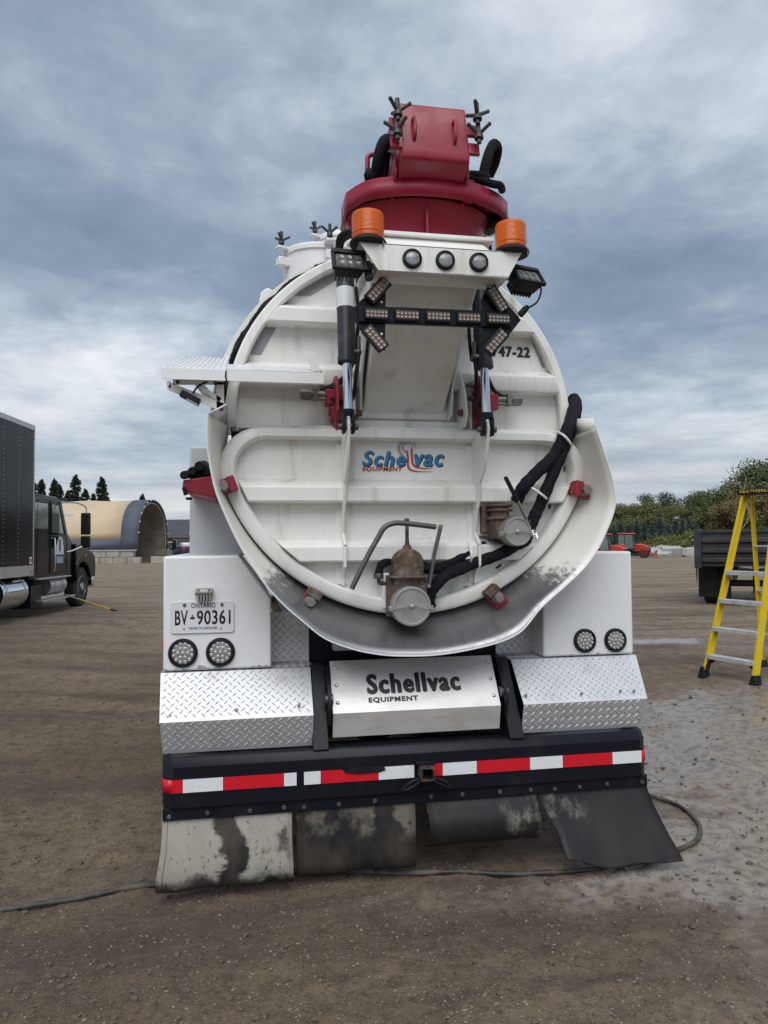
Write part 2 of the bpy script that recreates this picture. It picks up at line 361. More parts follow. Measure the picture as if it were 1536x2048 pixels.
def mixc(f, a, c):
    n = gn('ShaderNodeMix'); n.data_type = 'RGBA'
    if isinstance(f, float): n.inputs[0].default_value = f
    else: lk(f, n.inputs[0])
    for k, v in ((6, a), (7, c)):
        if isinstance(v, tuple): n.inputs[k].default_value = (*v, 1)
        else: lk(v, n.inputs[k])
    return n.outputs[2]
def mt(op, a, c):
    n = gn('ShaderNodeMath'); n.operation = op
    for k, v in enumerate((a, c)):
        if isinstance(v, (int, float)): n.inputs[k].default_value = v
        else: lk(v, n.inputs[k])
    return n.outputs[0]
c0 = mixc(mr(nz(.55), .35, .68), (.235,.165,.104), (.355,.262,.172))
c0 = mixc(mr(nz(.28, 7, .65, (.35, 3.2, 1), -YAW+R(8)), .44, .66), c0, (.125,.095,.067))   # tyre-worn streaks
c0 = mixc(mr(nz(.9, 7, .65, (.3, 3.5, 1), R(14)), .56, .70, 0., .6), c0, (.36,.295,.225))
at2 = gn('ShaderNodeAttribute'); at2.attribute_name = 'dry'
c0 = mixc(mt('MULTIPLY', at2.outputs['Fac'], .72), c0, mixc(mr(nz(.35, 8, .65, (.3, 4.0, 1), -YAW+R(4)), .40, .64), (.47,.37,.262), (.215,.162,.112)))
c0 = mixc(mr(nz(9, 8, .7), .40, .72, 0., .75), c0, (.092,.066,.045))
c0 = mixc(mr(nz(52, 5, .75), .55, .70, 0., .7), c0, (.32,.265,.20))
vo = gn('ShaderNodeTexVoronoi'); vo.inputs['Scale'].default_value = 95; lk(tcn.outputs['Object'], vo.inputs['Vector'])
c0 = mixc(mr(nz(30, 6, .75), .50, .66, 0., .7), c0, (.075,.055,.040))
c0 = mixc(mr(vo.outputs['Distance'], .10, .30, .35, 0.), c0, (.36,.305,.245))                # grit
c0 = mixc(mr(nz(.8, 8, .68, (1, 1.6, 1), R(-12)), .50, .66, 0., .62), c0, (.105,.076,.052))   # damp, trodden patches
at_ = gn('ShaderNodeAttribute'); at_.attribute_name = 'wet'
wn = mt('ADD', at_.outputs['Fac'], mt('MULTIPLY', mt('SUBTRACT', nz(1.5, 8, .66, (1, 1.7, 1), R(20)), .5), 2.4))
wet = mr(wn, .05, 1.25)
film = mr(mt('ADD', wn, mt('MULTIPLY', mt('SUBTRACT', nz(7, 5, .6), .5), .8)), .72, 1.0)
c0 = mixc(wet, c0, mixc(mr(nz(13, 6, .65), .42, .66), (.255,.205,.155), (.110,.082,.058)))
lk(c0, b.inputs['Base Color']); lk(mt('MULTIPLY', film, .65), b.inputs['Coat Weight']); b.inputs['Coat Roughness'].default_value = .20; b.inputs['Coat IOR'].default_value = 1.45
rr = gn('ShaderNodeMix'); lk(film, rr.inputs[0]); rr.inputs[2].default_value = .88; rr.inputs[3].default_value = .26
r2 = gn('ShaderNodeMix'); lk(mt('MULTIPLY', wet, .6), r2.inputs[0]); lk(rr.outputs[0], r2.inputs[2]); r2.inputs[3].default_value = .40
lk(r2.outputs[0], b.inputs['Roughness'])
hh = mt('ADD', mt('MULTIPLY', nz(24, 8, .72), .7), mt('MULTIPLY', nz(80, 5, .75), .55))
hh = mt('ADD', hh, mt('MULTIPLY', mr(vo.outputs['Distance'], .0, .5, 1., 0.), .25))
bp = gn('ShaderNodeBump'); bp.inputs['Distance'].default_value = .055; lk(hh, bp.inputs['Height'])
lk(mt('SUBTRACT', .95, mt('MAXIMUM', mt('MULTIPLY', film, .80), mt('MULTIPLY', wet, .55))), bp.inputs['Strength']); lk(bp.outputs[0], b.inputs['Normal'])
me.materials.append(gm)

# loose stones and mud clods: past counting, one object each
def scatter(name, n, region, size, m, label, seed, flat=.6, cond=None):
    rng = np.random.default_rng(seed); base = []
    for k in range(5):
        bm = bmesh.new(); bmesh.ops.create_icosphere(bm, subdivisions=1, radius=1)
        q = np.array([v_.co[:] for v_ in bm.verts]); q *= (1+rng.uniform(-.32, .32, (len(q), 1))); base.append((q, np.array([[v_.index for v_ in f_.verts] for f_ in bm.faces]))); bm.free()
    V = []; F_ = []; o = 0; c = 0
    while c < n:
        x, y = region(rng)
        if cond and not cond(x, y): continue
        q, f_ = base[rng.integers(5)]; s_ = size[0]*(size[1]/size[0])**(rng.random()**2.6)
        a = rng.uniform(0, 6.28); ca, sa = math.cos(a), math.sin(a)
        p = q*np.array([1, rng.uniform(.6, 1), flat*rng.uniform(.7, 1.2)])*s_
        p = np.stack([p[:,0]*ca-p[:,1]*sa+x, p[:,0]*sa+p[:,1]*ca+y, p[:,2]+s_*.12], -1)
        V.append(p); F_.append(f_+o); o += len(q); c += 1
    V = np.concatenate(V); F_ = np.concatenate(F_)
    ctr = V.reshape(-1, 12, 3)[:, :, :2].mean(1); hgt = gheight(ctr[:,0], ctr[:,1]); V[:,2] += np.repeat(hgt, 12)
    mm = bpy.data.meshes.new(name); mm.from_pydata(V.tolist(), [], F_.tolist()); mm.materials.append(m)
    ob = bpy.data.objects.new(name, mm); COL.objects.link(ob); tag(ob, label, 'gravel', kind='stuff'); return ob
def reg_near(rng):
    r_ = 2.6*(9/2.6)**(rng.random()**1.2); a = rng.uniform(-.62, .62); p = CAM+f0*r_*math.cos(a)+rt0*r_*math.sin(a); return p.x, p.y
M_pebd = pm('dark_mud_clod', (.120,.090,.064), .85, 0, [((.11,.095,.08), 30, .45, .7, .7)], bump=(90,.4,.006))
M_pebl = pm('pale_limestone_chip', (.25,.215,.18), .8, 0, [((.14,.12,.10), 20, .45, .7, .8)], bump=(90,.3,.005))
scatter('mud_clods', 6500, reg_near, (.003, .019), M_pebd, 'small dark mud clods strewn over the yard', 3, cond=lambda x, y: wetness(np.array([x]), np.array([y]))[0] < .45)
M_pebw = pm('soaked_mud_clod', (.075,.060,.048), .38, 0, [((.13,.11,.09), 30, .45, .7, .6)], bump=(90,.4,.006))
scatter('wet_mud_clods', 1500, reg_near, (.004, .026), M_pebw, 'dark soaked mud clods in the wet patch by the hose', 8, cond=lambda x, y: wetness(np.array([x]), np.array([y]))[0] > .35)
scatter('gravel', 15000, reg_near, (.0018, .008), M_pebl, 'fine pale stone chips strewn over the yard', 5)

# ================================================================== THE VACUUM TRUCK
T = thing('vacuum_truck', 'white vacuum tank truck seen from behind with red boom and amber beacons', 'truck')
def part(mb, name, m, parent=T, **k): return mb.build(name, m, parent, **k)
def bolt(p, ax, r, h, parent, m=None, name='bolt'):
    p = Vector(p); ax = Vector(ax).normalized()
    return MB().cyl(p-ax*.002, p+ax*h, r, n=6).build(name, m or M_zinc, parent, bevel=r*.12)
BK = (0, -1, 0)

# ---- bumper, tape, hitch
prof = [(.0,.452), (.0,.650), (.03,.692), (.17,.692), (.17,.452)]
rows = []
for x, dy in ((-1.292,.075), (-1.275,.03), (-1.235,0), (1.215,0), (1.25,.03), (1.262,.075)):
    rows.append([(x, y+dy if y < .1 else y, z) for y, z in prof])
mb = MB().grid(rows, closed=True); n_ = len(mb.v); mb.f += [(4,3,2,1,0), tuple(range(n_-5, n_))]
bumper = part(mb, 'bumper', M_black, bevel=.006)
def strip(pa, pb, m, name, top=None):
    """tape from pixel column pa to pb along the bumper face"""
    xa, xb = P(pa, 1540, 0).x, P(pb, 1540, 0).x
    z0, z1 = .530, .592
    poly = [(xa, z0), (xb, z0)] + (top(xa, xb) if top else [(xb, z1), (xa, z1)])
    return MB().py(poly, -.0045, .0005).build(name, m, bumper)
def torn(xa, xb):
    return [(xb, .573), (xb-.035, .566), (xb-.07, .571), (xb-.11, .568), (xb-.14, .576), (xb-.165, .573), (xb-.185, .592), (xa, .592)]
for a, c, m, nm in ((342,366,M_taper,'red_tape'), (366,446,M_tapew,'white_tape'), (447,567,M_taper,'red_tape'), (568,593,M_tapew,'white_tape'), (608,641,M_tapew,'white_tape'),
                    (757,828,M_tapew,'white_tape'), (864,884,M_taper,'red_tape'), (885,953,M_tapew,'white_tape'), (954,1059,M_taper,'red_tape'),
                    (1060,1125,M_tapew,'white_tape'), (1126,1224,M_taper,'red_tape'), (1225,1283,M_tapew,'white_tape')):
    strip(a, c, m, nm)
strip(642, 756, M_taper, 'red_tape', torn)
mb = MB().py([(P(690,1540,0).x,.578), (P(715,1540,0).x,.566), (P(760,1540,0).x,.570), (P(771,1540,0).x,.580), (P(768,1540,0).x,.596), (P(730,1540,0).x,.600), (P(700,1540,0).x,.594)], -.010, .001)
part(mb, 'torn_tape_edge', M_rubber, bumper)
mb = MB().grid([[(-1.2375,-.005,.530), (-1.2375,-.005,.592)], [(-1.277,.025,.530), (-1.277,.025,.592)], [(-1.2955,.07,.530), (-1.2955,.07,.592)]])
part(mb, 'red_tape', M_taper, bumper, solid=.003)
mb = MB().grid([[(1.218,-.005,.530), (1.218,-.005,.592)], [(1.252,.025,.530), (1.252,.025,.592)], [(1.2655,.07,.530), (1.2655,.07,.592)]])
part(mb, 'red_tape', M_taper, bumper, solid=.003)
hp = P(855,1548,-.07)
mb = MB()
o_, i_ = .034, .026
sq = lambda r_, y: [(hp.x-r_, y, hp.z-r_), (hp.x+r_, y, hp.z-r_), (hp.x+r_, y, hp.z+r_), (hp.x-r_, y, hp.z+r_)]
mb.grid([sq(i_, .1), sq(i_, -.085), sq(o_, -.085), sq(o_, .05)], closed=True)
hitch = part(mb, 'hitch_receiver', pm('rust_edged_black', (.02,.018,.017), .5, 0, [((.16,.075,.035), 22, .48, .66, .9)], bump=(40,.2,.004)), bevel=.002)
for s in (-1, 1):
    mb = MB(); c = Vector((hp.x+s*.078, -.05, hp.z-.055))
    loop = [c+Vector((math.cos(a)*.046, 0, math.sin(a)*.012+s*-.022*math.cos(a))) for a in np.linspace(0, 2*math.pi, 20, endpoint=False)]
    mb.tube(loop, .0075, 8, True); mb.bar(c-Vector((s*.06,0,-.03)), c-Vector((s*.02,-.03,-.004)), .02, .02)
    part(mb, 'chain_loop', M_black, hitch)
part(MB().box(hp.x-.05, hp.x+.05, -.03, .06, hp.z+.030, hp.z+.048), 'hitch_plate', M_black, hitch, bevel=.003)
# ---- mud flaps on an angle bar
part(MB().px([(.015,.395), (.015,.454), (.07,.454), (.07,.446), (.024,.446), (.024,.395)], -1.285, 1.258), 'flap_bar', M_black, bevel=.002)
for px_ in (338, 415, 500, 568, 608, 678, 750, 862, 925, 1000, 1062, 1110, 1160, 1215, 1285):
    x_ = P(px_, 1600, .01).x; bolt((x_, .015, .42+.004*math.sin(px_)), BK, .0115, .010, T, M_rod)
def flapmat(name, x0, x1, streaks, zwet, pale, amt):
    """dried mud on rubber: washed-down streaks (fraction of width, half width), a soaked foot and spatter"""
    m = pm(name, (.016,.017,.020), .55, 0, bump=(55,.2,.004)); t = m.node_tree; b = t.nodes['Principled BSDF']; nn_ = t.nodes.new; k = t.links.new
    tc_ = nn_('ShaderNodeTexCoord'); sp = nn_('ShaderNodeSeparateXYZ'); k(tc_.outputs['Object'], sp.inputs[0])
    def no(scale, st, det=8, off=0):
        mp_ = nn_('ShaderNodeMapping'); mp_.inputs['Scale'].default_value = st; mp_.inputs['Location'].default_value = (off,)*3; k(tc_.outputs['Object'], mp_.inputs[0])
        n = nn_('ShaderNodeTexNoise'); n.inputs['Scale'].default_value = scale; n.inputs['Detail'].default_value = det; n.inputs['Roughness'].default_value = .65; k(mp_.outputs[0], n.inputs['Vector']); return n.outputs[0]
    def ma(op, a, c=0.0):
        n = nn_('ShaderNodeMath'); n.operation = op
        for i_, v in enumerate((a, c)):
            if isinstance(v, (int, float)): n.inputs[i_].default_value = v
            else: k(v, n.inputs[i_])
        return n.outputs[0]
    def ss(v, a, c, d=0., e_=1.):
        n = nn_('ShaderNodeMapRange'); n.interpolation_type = 'SMOOTHSTEP'; k(v, n.inputs[0])
        for i_, q in enumerate((a, c, d, e_)): n.inputs[i_+1].default_value = q
        return n.outputs[0]
    wob = ma('MULTIPLY', ma('SUBTRACT', no(6, (.6,1,1.2), 8, x0), .5), .26)
    xx = ma('ADD', sp.outputs[0], wob); mask = ss(no(4, (1,1,.7), 9, 3+x0), .46-amt, .60-amt)
    for fr_, hw in streaks:
        d = ma('ABSOLUTE', ma('SUBTRACT', xx, x0+(x1-x0)*fr_)); mask = ma('MULTIPLY', mask, ss(d, hw*.75, hw*1.25))
    zz_ = ma('ADD', sp.outputs[2], ma('MULTIPLY', ma('SUBTRACT', no(9, (1,1,1), 8, 7+x0), .5), .18)); mask = ma('MULTIPLY', mask, ss(zz_, zwet-.02, zwet+.035))
    mask = ma('MULTIPLY', mask, ss(no(38, (1,1,.8), 5, 1), .30, .42))
    c1 = nn_('ShaderNodeMix'); c1.data_type = 'RGBA'; k(no(7, (1,1,.5), 8, 5), c1.inputs[0]); c1.inputs[6].default_value = (*[v*.72 for v in pale], 1); c1.inputs[7].default_value = (*[v*1.2 for v in pale], 1)
    c2 = nn_('ShaderNodeMix'); c2.data_type = 'RGBA'; k(ss(no(3, (1,1,.6), 7, 9+x0), .40, .66, 0., .75 if x0 < 0 else .22), c2.inputs[0]); c2.inputs[6].default_value = (.016,.017,.020,1); c2.inputs[7].default_value = (.085,.066,.050,1)
    c3 = nn_('ShaderNodeMix'); c3.data_type = 'RGBA'; k(mask, c3.inputs[0]); k(c2.outputs[2], c3.inputs[6]); k(c1.outputs[2], c3.inputs[7]); k(c3.outputs[2], b.inputs['Base Color'])
    k(ss(mask, 0, 1, .5, .85), b.inputs['Roughness']); b.inputs['Specular IOR Level'].default_value = .25
    return m
flaps = [
 # rows of (left px, right px, z, Y): the rubber bends as it hangs
 ('mud_flap', 'mud-caked pale left mud flap', flapmat('caked_mud_flap', -1.288, -.665, ((.53,.055),), .105, (.34,.32,.275), .17), -1.288, -.665, [(.452,.034,0,0), (.395,.032,0,0), (.33,.015,0,0), (.25,-.006,-.004,.0), (.16,-.022,-.018,.004), (.085,-.012,-.025,.004), (.058,.03,-.026,.002), (.062,.06,-.026,.0)]),
 ('mud_flap', 'brown-stained mud flap', flapmat('stained_mud_flap', -.64, -.035, ((.75,.07),), .235, (.17,.15,.12), .0), -.640, -.035, [(.452,.034,0,0), (.395,.034,0,0), (.36,.030,0,0), (.22,.020,0,.0), (.12,.022,.0,.0), (.075,.040,.0,.0), (.07,.06,0,0)]),
 ('mud_flap', 'black mud flap curled inward', flapmat('dark_mud_flap', .02, .615, ((.40,.20), (.05,.02)), .2, (.25,.235,.195), -.01), .02, .615, [(.452,.036,0,0), (.40,.036,0,0), (.35,.008,.005,.004), (.28,-.022,.010,.010), (.20,.0,.012,.014), (.155,.06,.012,.012), (.16,.11,.012,.010)]),
 ('mud_flap', 'black mud flap bent out at its foot', flapmat('bent_mud_flap', .615, 1.258, ((.72,.20),), .25, (.27,.265,.25), -.05), .615, 1.258, [(.452,.036,0,0), (.395,.034,.01,.003), (.34,.015,.03,.012), (.26,-.02,.065,.035), (.17,-.065,.09,.065), (.085,-.11,.10,.098), (.045,-.13,.105,.108)]),
]
for nm, lb, m, xa, xb, rw in flaps:
    pts = [spline([(xa+dl, y, z) for z, y, dl, dr in rw], 5), spline([(xb+dr, y, z) for z, y, dl, dr in rw], 5)]
    rows = []
    for a, c in zip(*pts):
        rows.append([a.lerp(c, k/14)+Vector((0, .010*math.sin(k/14*math.pi)*(1-a.z/.45)+.004*math.sin(k*1.7+xa*9)*(1-a.z/.45), -.006*math.sin(k*.9+xa*5)*(1-a.z/.45)+(.075*max(0, 1-k/5.0)**1.3*(1-a.z/.45)**2 if xa > .6 else 0))) for k in range(15)])
    o = part(MB().grid(rows), nm, m, solid=.009); o['label'] = lb
    for e_ in (.035, .965):
        if nm and xb < .62:
            part(MB().tube([a.lerp(c, e_)+Vector((0,-.006,0)) for a, c in zip(*pts)], .004, 6), 'edge_bead', m, o)

# ---- tread-plate fenders
def treads(u0, u1, length, org, uv, vv, nv, trim=None):
    """raised diamond bars on a flat plate: org + uv*u + vv*v"""
    mb = MB(); pt = .043; k = 0; org, uv, vv, nv = map(Vector, (org, uv, vv, nv))
    for i in range(int((u1-u0)/pt)+1):
        for j in range(int(length/pt)+1):
            for ph in (0, 1):
                u_ = u0+(i+.5*ph)*pt+.012; v_ = (j+.5*ph)*pt+.012
                if u_ > u1-.012 or v_ > length-.012: continue
                a = R(45) if ph else R(-45)
                d = uv*math.cos(a)+vv*math.sin(a); s = uv*-math.sin(a)+vv*math.cos(a); c = org+uv*u_+vv*v_
                L_, w_ = .0170, .0042
                mb.add([c+d*L_, c+s*w_, c-d*L_, c-s*w_, c+d*L_*.6+nv*.0032, c-d*L_*.6+nv*.0032], [(0,1,4), (1,2,5), (1,5,4), (2,3,5), (3,0,4), (3,4,5)])
    return mb
def plate(x0, x1, yz, name, parent=T, tread=True):
    """folded sheet: profile yz extruded between x0 and x1 (x may differ per fold)"""
    rows = [[(x0[i] if isinstance(x0, (list, tuple)) else x0, y, z), (x1[i] if isinstance(x1, (list, tuple)) else x1, y, z)] for i, (y, z) in enumerate(yz)]
    o = part(MB().grid(rows), name, M_alu, parent, solid=.004, smooth=0)
    if tread:
        allmb = MB()
        for i in range(len(yz)-1):
            a, c = Vector((0, *yz[i])), Vector((0, *yz[i+1])); d = c-a
            nv = Vector((1,0,0)).cross(d).normalized()
            if nv.y > 0 or (abs(nv.y) < .01 and nv.z < 0): nv = -nv
            xl = max(rows[i][0][0], rows[i+1][0][0]); xr = min(rows[i][1][0], rows[i+1][1][0])
            q = treads(xl, xr, d.length, a+nv*.0021, (1,0,0), d.normalized(), nv); allmb.add(q.v, q.f)
        tag(part(allmb, 'tread_pattern', M_alu, o, smooth=0), kind='stuff')
    return o
fprof = [(.30,1.071), (.215,1.069), (.028,.862), (.075,.702)]
fl = plate([-1.318,-1.318,-1.302,-1.290], -.555, fprof, 'fender')
fr = plate(.562, [1.318,1.318,1.276,1.268], fprof, 'fender')
for px_, py_ in ((340,1432), (473,1420), (598,1410)): bolt(P(px_, py_, .055), (0,-.74,.67), .008, .008, fl, M_zinc, 'rivet')
for px_, py_ in ((1052,1391), (1163,1387), (1241,1382), (1268,1382)): bolt(P(px_, py_, .05), (0,-.74,.67), .008, .008, fr, M_zinc, 'rivet')
for s, o in ((-1, fl), (1, fr)):                      # closed fender ends and inner wheel-arch wall
    xe = -1.286 if s < 0 else 1.262
    part(MB().px([(.30,1.066), (.22,1.064), (.036,.860), (.08,.706), (.30,.706)], xe-.004*s, xe-.010*s), 'end_plate', M_alu, o)
plate(-.76, -.545, [(.42,1.35), (.42,1.075), (.30,1.074)], 'step_riser')
plate(.545, .77, [(.42,1.35), (.42,1.075), (.30,1.074)], 'step_riser')
# ---- white lamp boxes
def lampbox(s):
    xo, xi = s*1.308, s*.758
    mb = MB().py([(xo,1.078), (xi,1.078), (xi,1.44), (s*.93,1.668), (xo,1.668)], .22, 1.75)
    return part(mb, 'lamp_box', M_boxw, bevel=.012, seg=3)
def lamp(px_, py_, Y_, r, parent, n=19, rubber=1.0, nm='tail_lamp'):
    c = P(px_, py_, Y_)
    o = part(MB().lathe([(r*.60,.0), (r*1.0,.0), (r*1.0,.010), (r*.93,.019), (r*.80,.021), (r*.74,.012), (r*.74,.0)], c+Vector((0,.001,0)), BK, 36), nm, M_rubber, parent)
    part(MB().lathe([(r*.77,.0), (r*.77,.008), (r*.60,.012), (0,.014)], c, BK, 32), 'lens', M_lens, o)
    mb = MB(); ring = [(0, 0)]+[(.34, k*60) for k in range(6)]+[(.64, k*30+15) for k in range(12)]
    if n == 1: ring = []
    for q, a in ring[:n]:
        p = c+Vector((math.cos(R(a))*r*q*.98, -.0125, math.sin(R(a))*r*q*.98))
        mb.lathe([(r*.115,0), (r*.125,.004), (r*.085,.0055), (r*.06,.002), (r*.03,.004), (0,.005)], p, BK, 10)
    if ring: tag(part(mb, 'led_cups', M_led, o), kind='stuff')
    else:
        mb = MB()
        for k in range(-4, 5):
            h_ = math.sqrt(1-(k/5.2)**2)*r*.66; mb.box(c.x+k*r*.145-r*.03, c.x+k*r*.145+r*.03, c.y-.0175, c.y-.010, c.z-h_, c.z+h_)
        tag(part(mb, 'lens_flutes', M_lens, o), kind='stuff')
    return o
bl, brr = lampbox(-1), lampbox(1)
for px_, py_ in ((366,1306), (441,1304)): lamp(px_, py_, .22, .0745, bl)
for px_, py_ in ((1169,1281), (1230,1280)): lamp(px_, py_, .22, .068, brr)
chip = pm('bare_chipped_metal', (.36,.37,.38), .5, .3)
for o, lst in ((bl, ((330,1342,8), (352,1343,7), (370,1343,10), (402,1336,11), (418,1340,7), (437,1337,12), (468,1338,6), (505,1336,5), (519,1335,9), (533,1335,6))), (brr, ((1144,1312,4), (1196,1308,4)))):
    for px_, py_, w_ in lst:
        c = P(px_, py_, .2185); mb = MB(); ww = w_/390
        mb.py([(c.x+math.cos(a)*ww*random.uniform(.6,1.15), max(1.081, c.z+math.sin(a)*.012*random.uniform(.6,1.4))) for a in np.linspace(0, 6.28, 11)[:-1]], .2192, .2215)
        part(mb, 'paint_chip', chip, o, smooth=0)
# number plate with lamp bracket
pl, pr_ = P(341,1204,.214), P(469,1267,.214)
plate_o = MB()
x0, x1, z0, z1 = pl.x, pr_.x-.001, pr_.z+.006, pl.z-.0
rc = .018; cor = [(x0+rc, z0+rc, 180), (x1-rc, z0+rc, 270), (x1-rc, z1-rc, 0), (x0+rc, z1-rc, 90)]
poly = [(cx+rc*math.cos(R(a+k*22.5)), cz+rc*math.sin(R(a+k*22.5))) for cx, cz, a in cor for k in range(5)]
np_o = part(plate_o.py(poly, .2125, .2165), 'number_plate', M_plate, bevel=.0015)
part(MB().tube([(x_*.97+(x0+x1)/2*.03, .2125, z_*.95+(z0+z1)/2*.05) for x_, z_ in poly], .0016, 6, True), 'plate_rim', M_plate, np_o)
W_, H_ = x1-x0, z1-z0
def ptext(s, a, c, d, e_, bold, nm='lettering', mm=M_ink):
    text(s, (x0+a*W_, .2118, z0+c*H_), (1,0,0), (0,0,1), (d-a)*W_, (e_-c)*H_, mm, nm, np_o, bold)
ptext('BV', .07, .27, .27, .73, .018); ptext('90361', .41, .27, .94, .73, .018)
ptext('ONTARIO', .32, .80, .70, .945, .004, mm=M_lblue); ptext('YOURS TO DISCOVER', .28, .13, .73, .20, .004, mm=M_lblue)
cr = (x0+.342*W_, z0+.5*H_)
crown = [(-.011,-.008), (.011,-.008), (.013,.004), (.0085,-.001), (.006,.007), (.003,.001), (.0015,.009), (.004,.012), (0,.016), (-.004,.012), (-.0015,.009), (-.003,.001), (-.006,.007), (-.0085,-.001), (-.013,.004)]
part(MB().py([(cr[0]+a, cr[1]+c) for a, c in crown], .2108, .2128), 'crown_emblem', M_lblue, np_o, smooth=0)
for px_, py_ in ((369,1209), (444,1208)): bolt(P(px_, py_+1, .2125), BK, .009, .006, np_o, M_rod)
for px_, py_ in ((368,1258), (442,1257)): bolt(P(px_, py_, .2125), BK, .005, .002, np_o, M_zinc, 'slot')
c = P(408,1186,.20)
mb = MB().px([(.221,c.z-.012), (.185,c.z-.012), (.175,c.z+.004), (.185,c.z+.022), (.221,c.z+.026)], c.x-.044, c.x+.044)
pl_o = part(mb, 'plate_lamp', pm('grey_die_cast', (.30,.30,.28), .5, .3, bump=(80,.15,.003)), bevel=.005)
mb = MB()
for k in range(5): mb.box(c.x-.032+k*.0145, c.x-.032+k*.0145+.008, .178, .214, c.z-.045, c.z-.010)
part(mb, 'lamp_grille', pl_o.data.materials[0], pl_o, bevel=.002)
for dx in (-.027, .027): bolt((c.x+dx, .186, c.z+.012), BK, .0085, .008, pl_o, M_rod)
# red side marker, frame rails, uprights
part(MB().lathe([(.030,0), (.030,.012), (.022,.02), (0,.022)], (-1.309, .40, 1.19), (-1,0,0), 18), 'side_marker', M_taper)
part(MB().lathe([(.030,0), (.030,.012), (.022,.02), (0,.022)], (1.309, .40, 1.19), (1,0,0), 18), 'side_marker', M_taper)
for s in (-1, 1):
    part(MB().box(s*.46-.035, s*.46+.035, .20, 8.6, .70, .98), 'frame_rail', M_black)
    # leaning hinge upright between fender and centre panel
    a0 = [(-s*0+s*.478, .235, 1.085), (s*.548, .235, 1.085), (s*.548, .30, 1.085), (s*.478, .30, 1.085)]
    b0 = [(s*.478, .012, .690), (s*.560, .012, .690), (s*.560, .13, .690), (s*.478, .13, .690)]
    up_o = part(MB().prism(a0, b0), 'upright', M_black, bevel=.004)
    x_ = s*.470
    part(MB().px([(.19,1.085), (.12,1.05), (.045,.945), (.025,.885), (.05,.80), (.09,.80), (.20,1.0)], x_-.008, x_+.008), 'hinge_ear', M_black, up_o, bevel=.002)
    part(MB().lathe([(.012,-.02), (.028,-.02), (.028,.02), (.012,.02)], (x_, .085, .925), (1,0,0), 18), 'hinge_bush', M_rod, up_o)
part(MB().box(-.545, .545, .24, .34, .70, 1.06), 'rear_crossmember', M_black, bevel=.004)
part(MB().box(-.545, .545, .45, .60, 1.0, 1.33), 'tank_saddle', M_black, bevel=.004)
part(MB().box(-.42, -.28, .30, .40, 1.14, 1.20), 'junction_box', M_greyw, bevel=.006)
# folded steel panel with cut-out lettering
pz = [(.215,1.100), (.058,.858), (.085,.733), (.10,.733)]
panel = part(MB().grid([[(-.452, y, z), (.444, y, z)] for y, z in pz]), 'centre_panel', M_steel, solid=.004, smooth=0)
d_ = (Vector((0,.215,1.100))-Vector((0,.058,.858))); dn = d_.normalized(); nn = Vector((0,-dn.z,dn.y))
def on_panel(u_, v_): return Vector((u_, .058, .858))+dn*v_+nn*.0032
text('Schellvac', on_panel(-.262, .095), (1,0,0), dn,   .500, .108, M_ink, 'lettering', panel, .018, fat=.0048)
text('EQUIPMENT', on_panel(-.262, .045), (1,0,0), dn, .262, .030, M_ink, 'lettering', panel, .010, fat=.0016)
for x_ in (-.425, .416):
    for v_ in (.055, .15, .245):
        part(MB().ball(on_panel(x_, v_), .0105, 8), 'rivet', M_chrome, panel)

# ---- tank shell and rear head
TC, TR = 2.415, 1.0                                   # tank centre height, radius
def arc(a0, a1, n, r_=TR, Y_=0.0, cz=TC): return [Vector((r_*math.cos(R(a0+(a1-a0)*k/n)), Y_, cz+r_*math.sin(R(a0+(a1-a0)*k/n)))) for k in range(n+1)]
rows = [arc(0, 360, 64, r_, y)[:-1] for r_, y in ((.975,.44), (.975,5.9), (.80,6.15), (.3,6.25))]
tank = part(MB().grid(rows, closed=True), 'tank_shell', M_cream)
for y_ in (1.75, 3.1, 4.45):
    part(MB().grid([arc(0, 360, 64, r_, y)[:-1] for r_, y in ((.97,y_-.03), (1.01,y_-.03), (1.01,y_+.03), (.97,y_+.03))], closed=True), 'stiffener_ring', M_cream, tank)
ZC = 2.352                                           # level of the split between fixed head and door
head_pts = arc(-3.5, 183.5, 44, .965, .40)
head = part(MB().prism([Vector(p) for p in head_pts], [Vector((p.x, .46, p.z)) for p in head_pts]), 'rear_head', M_cream)
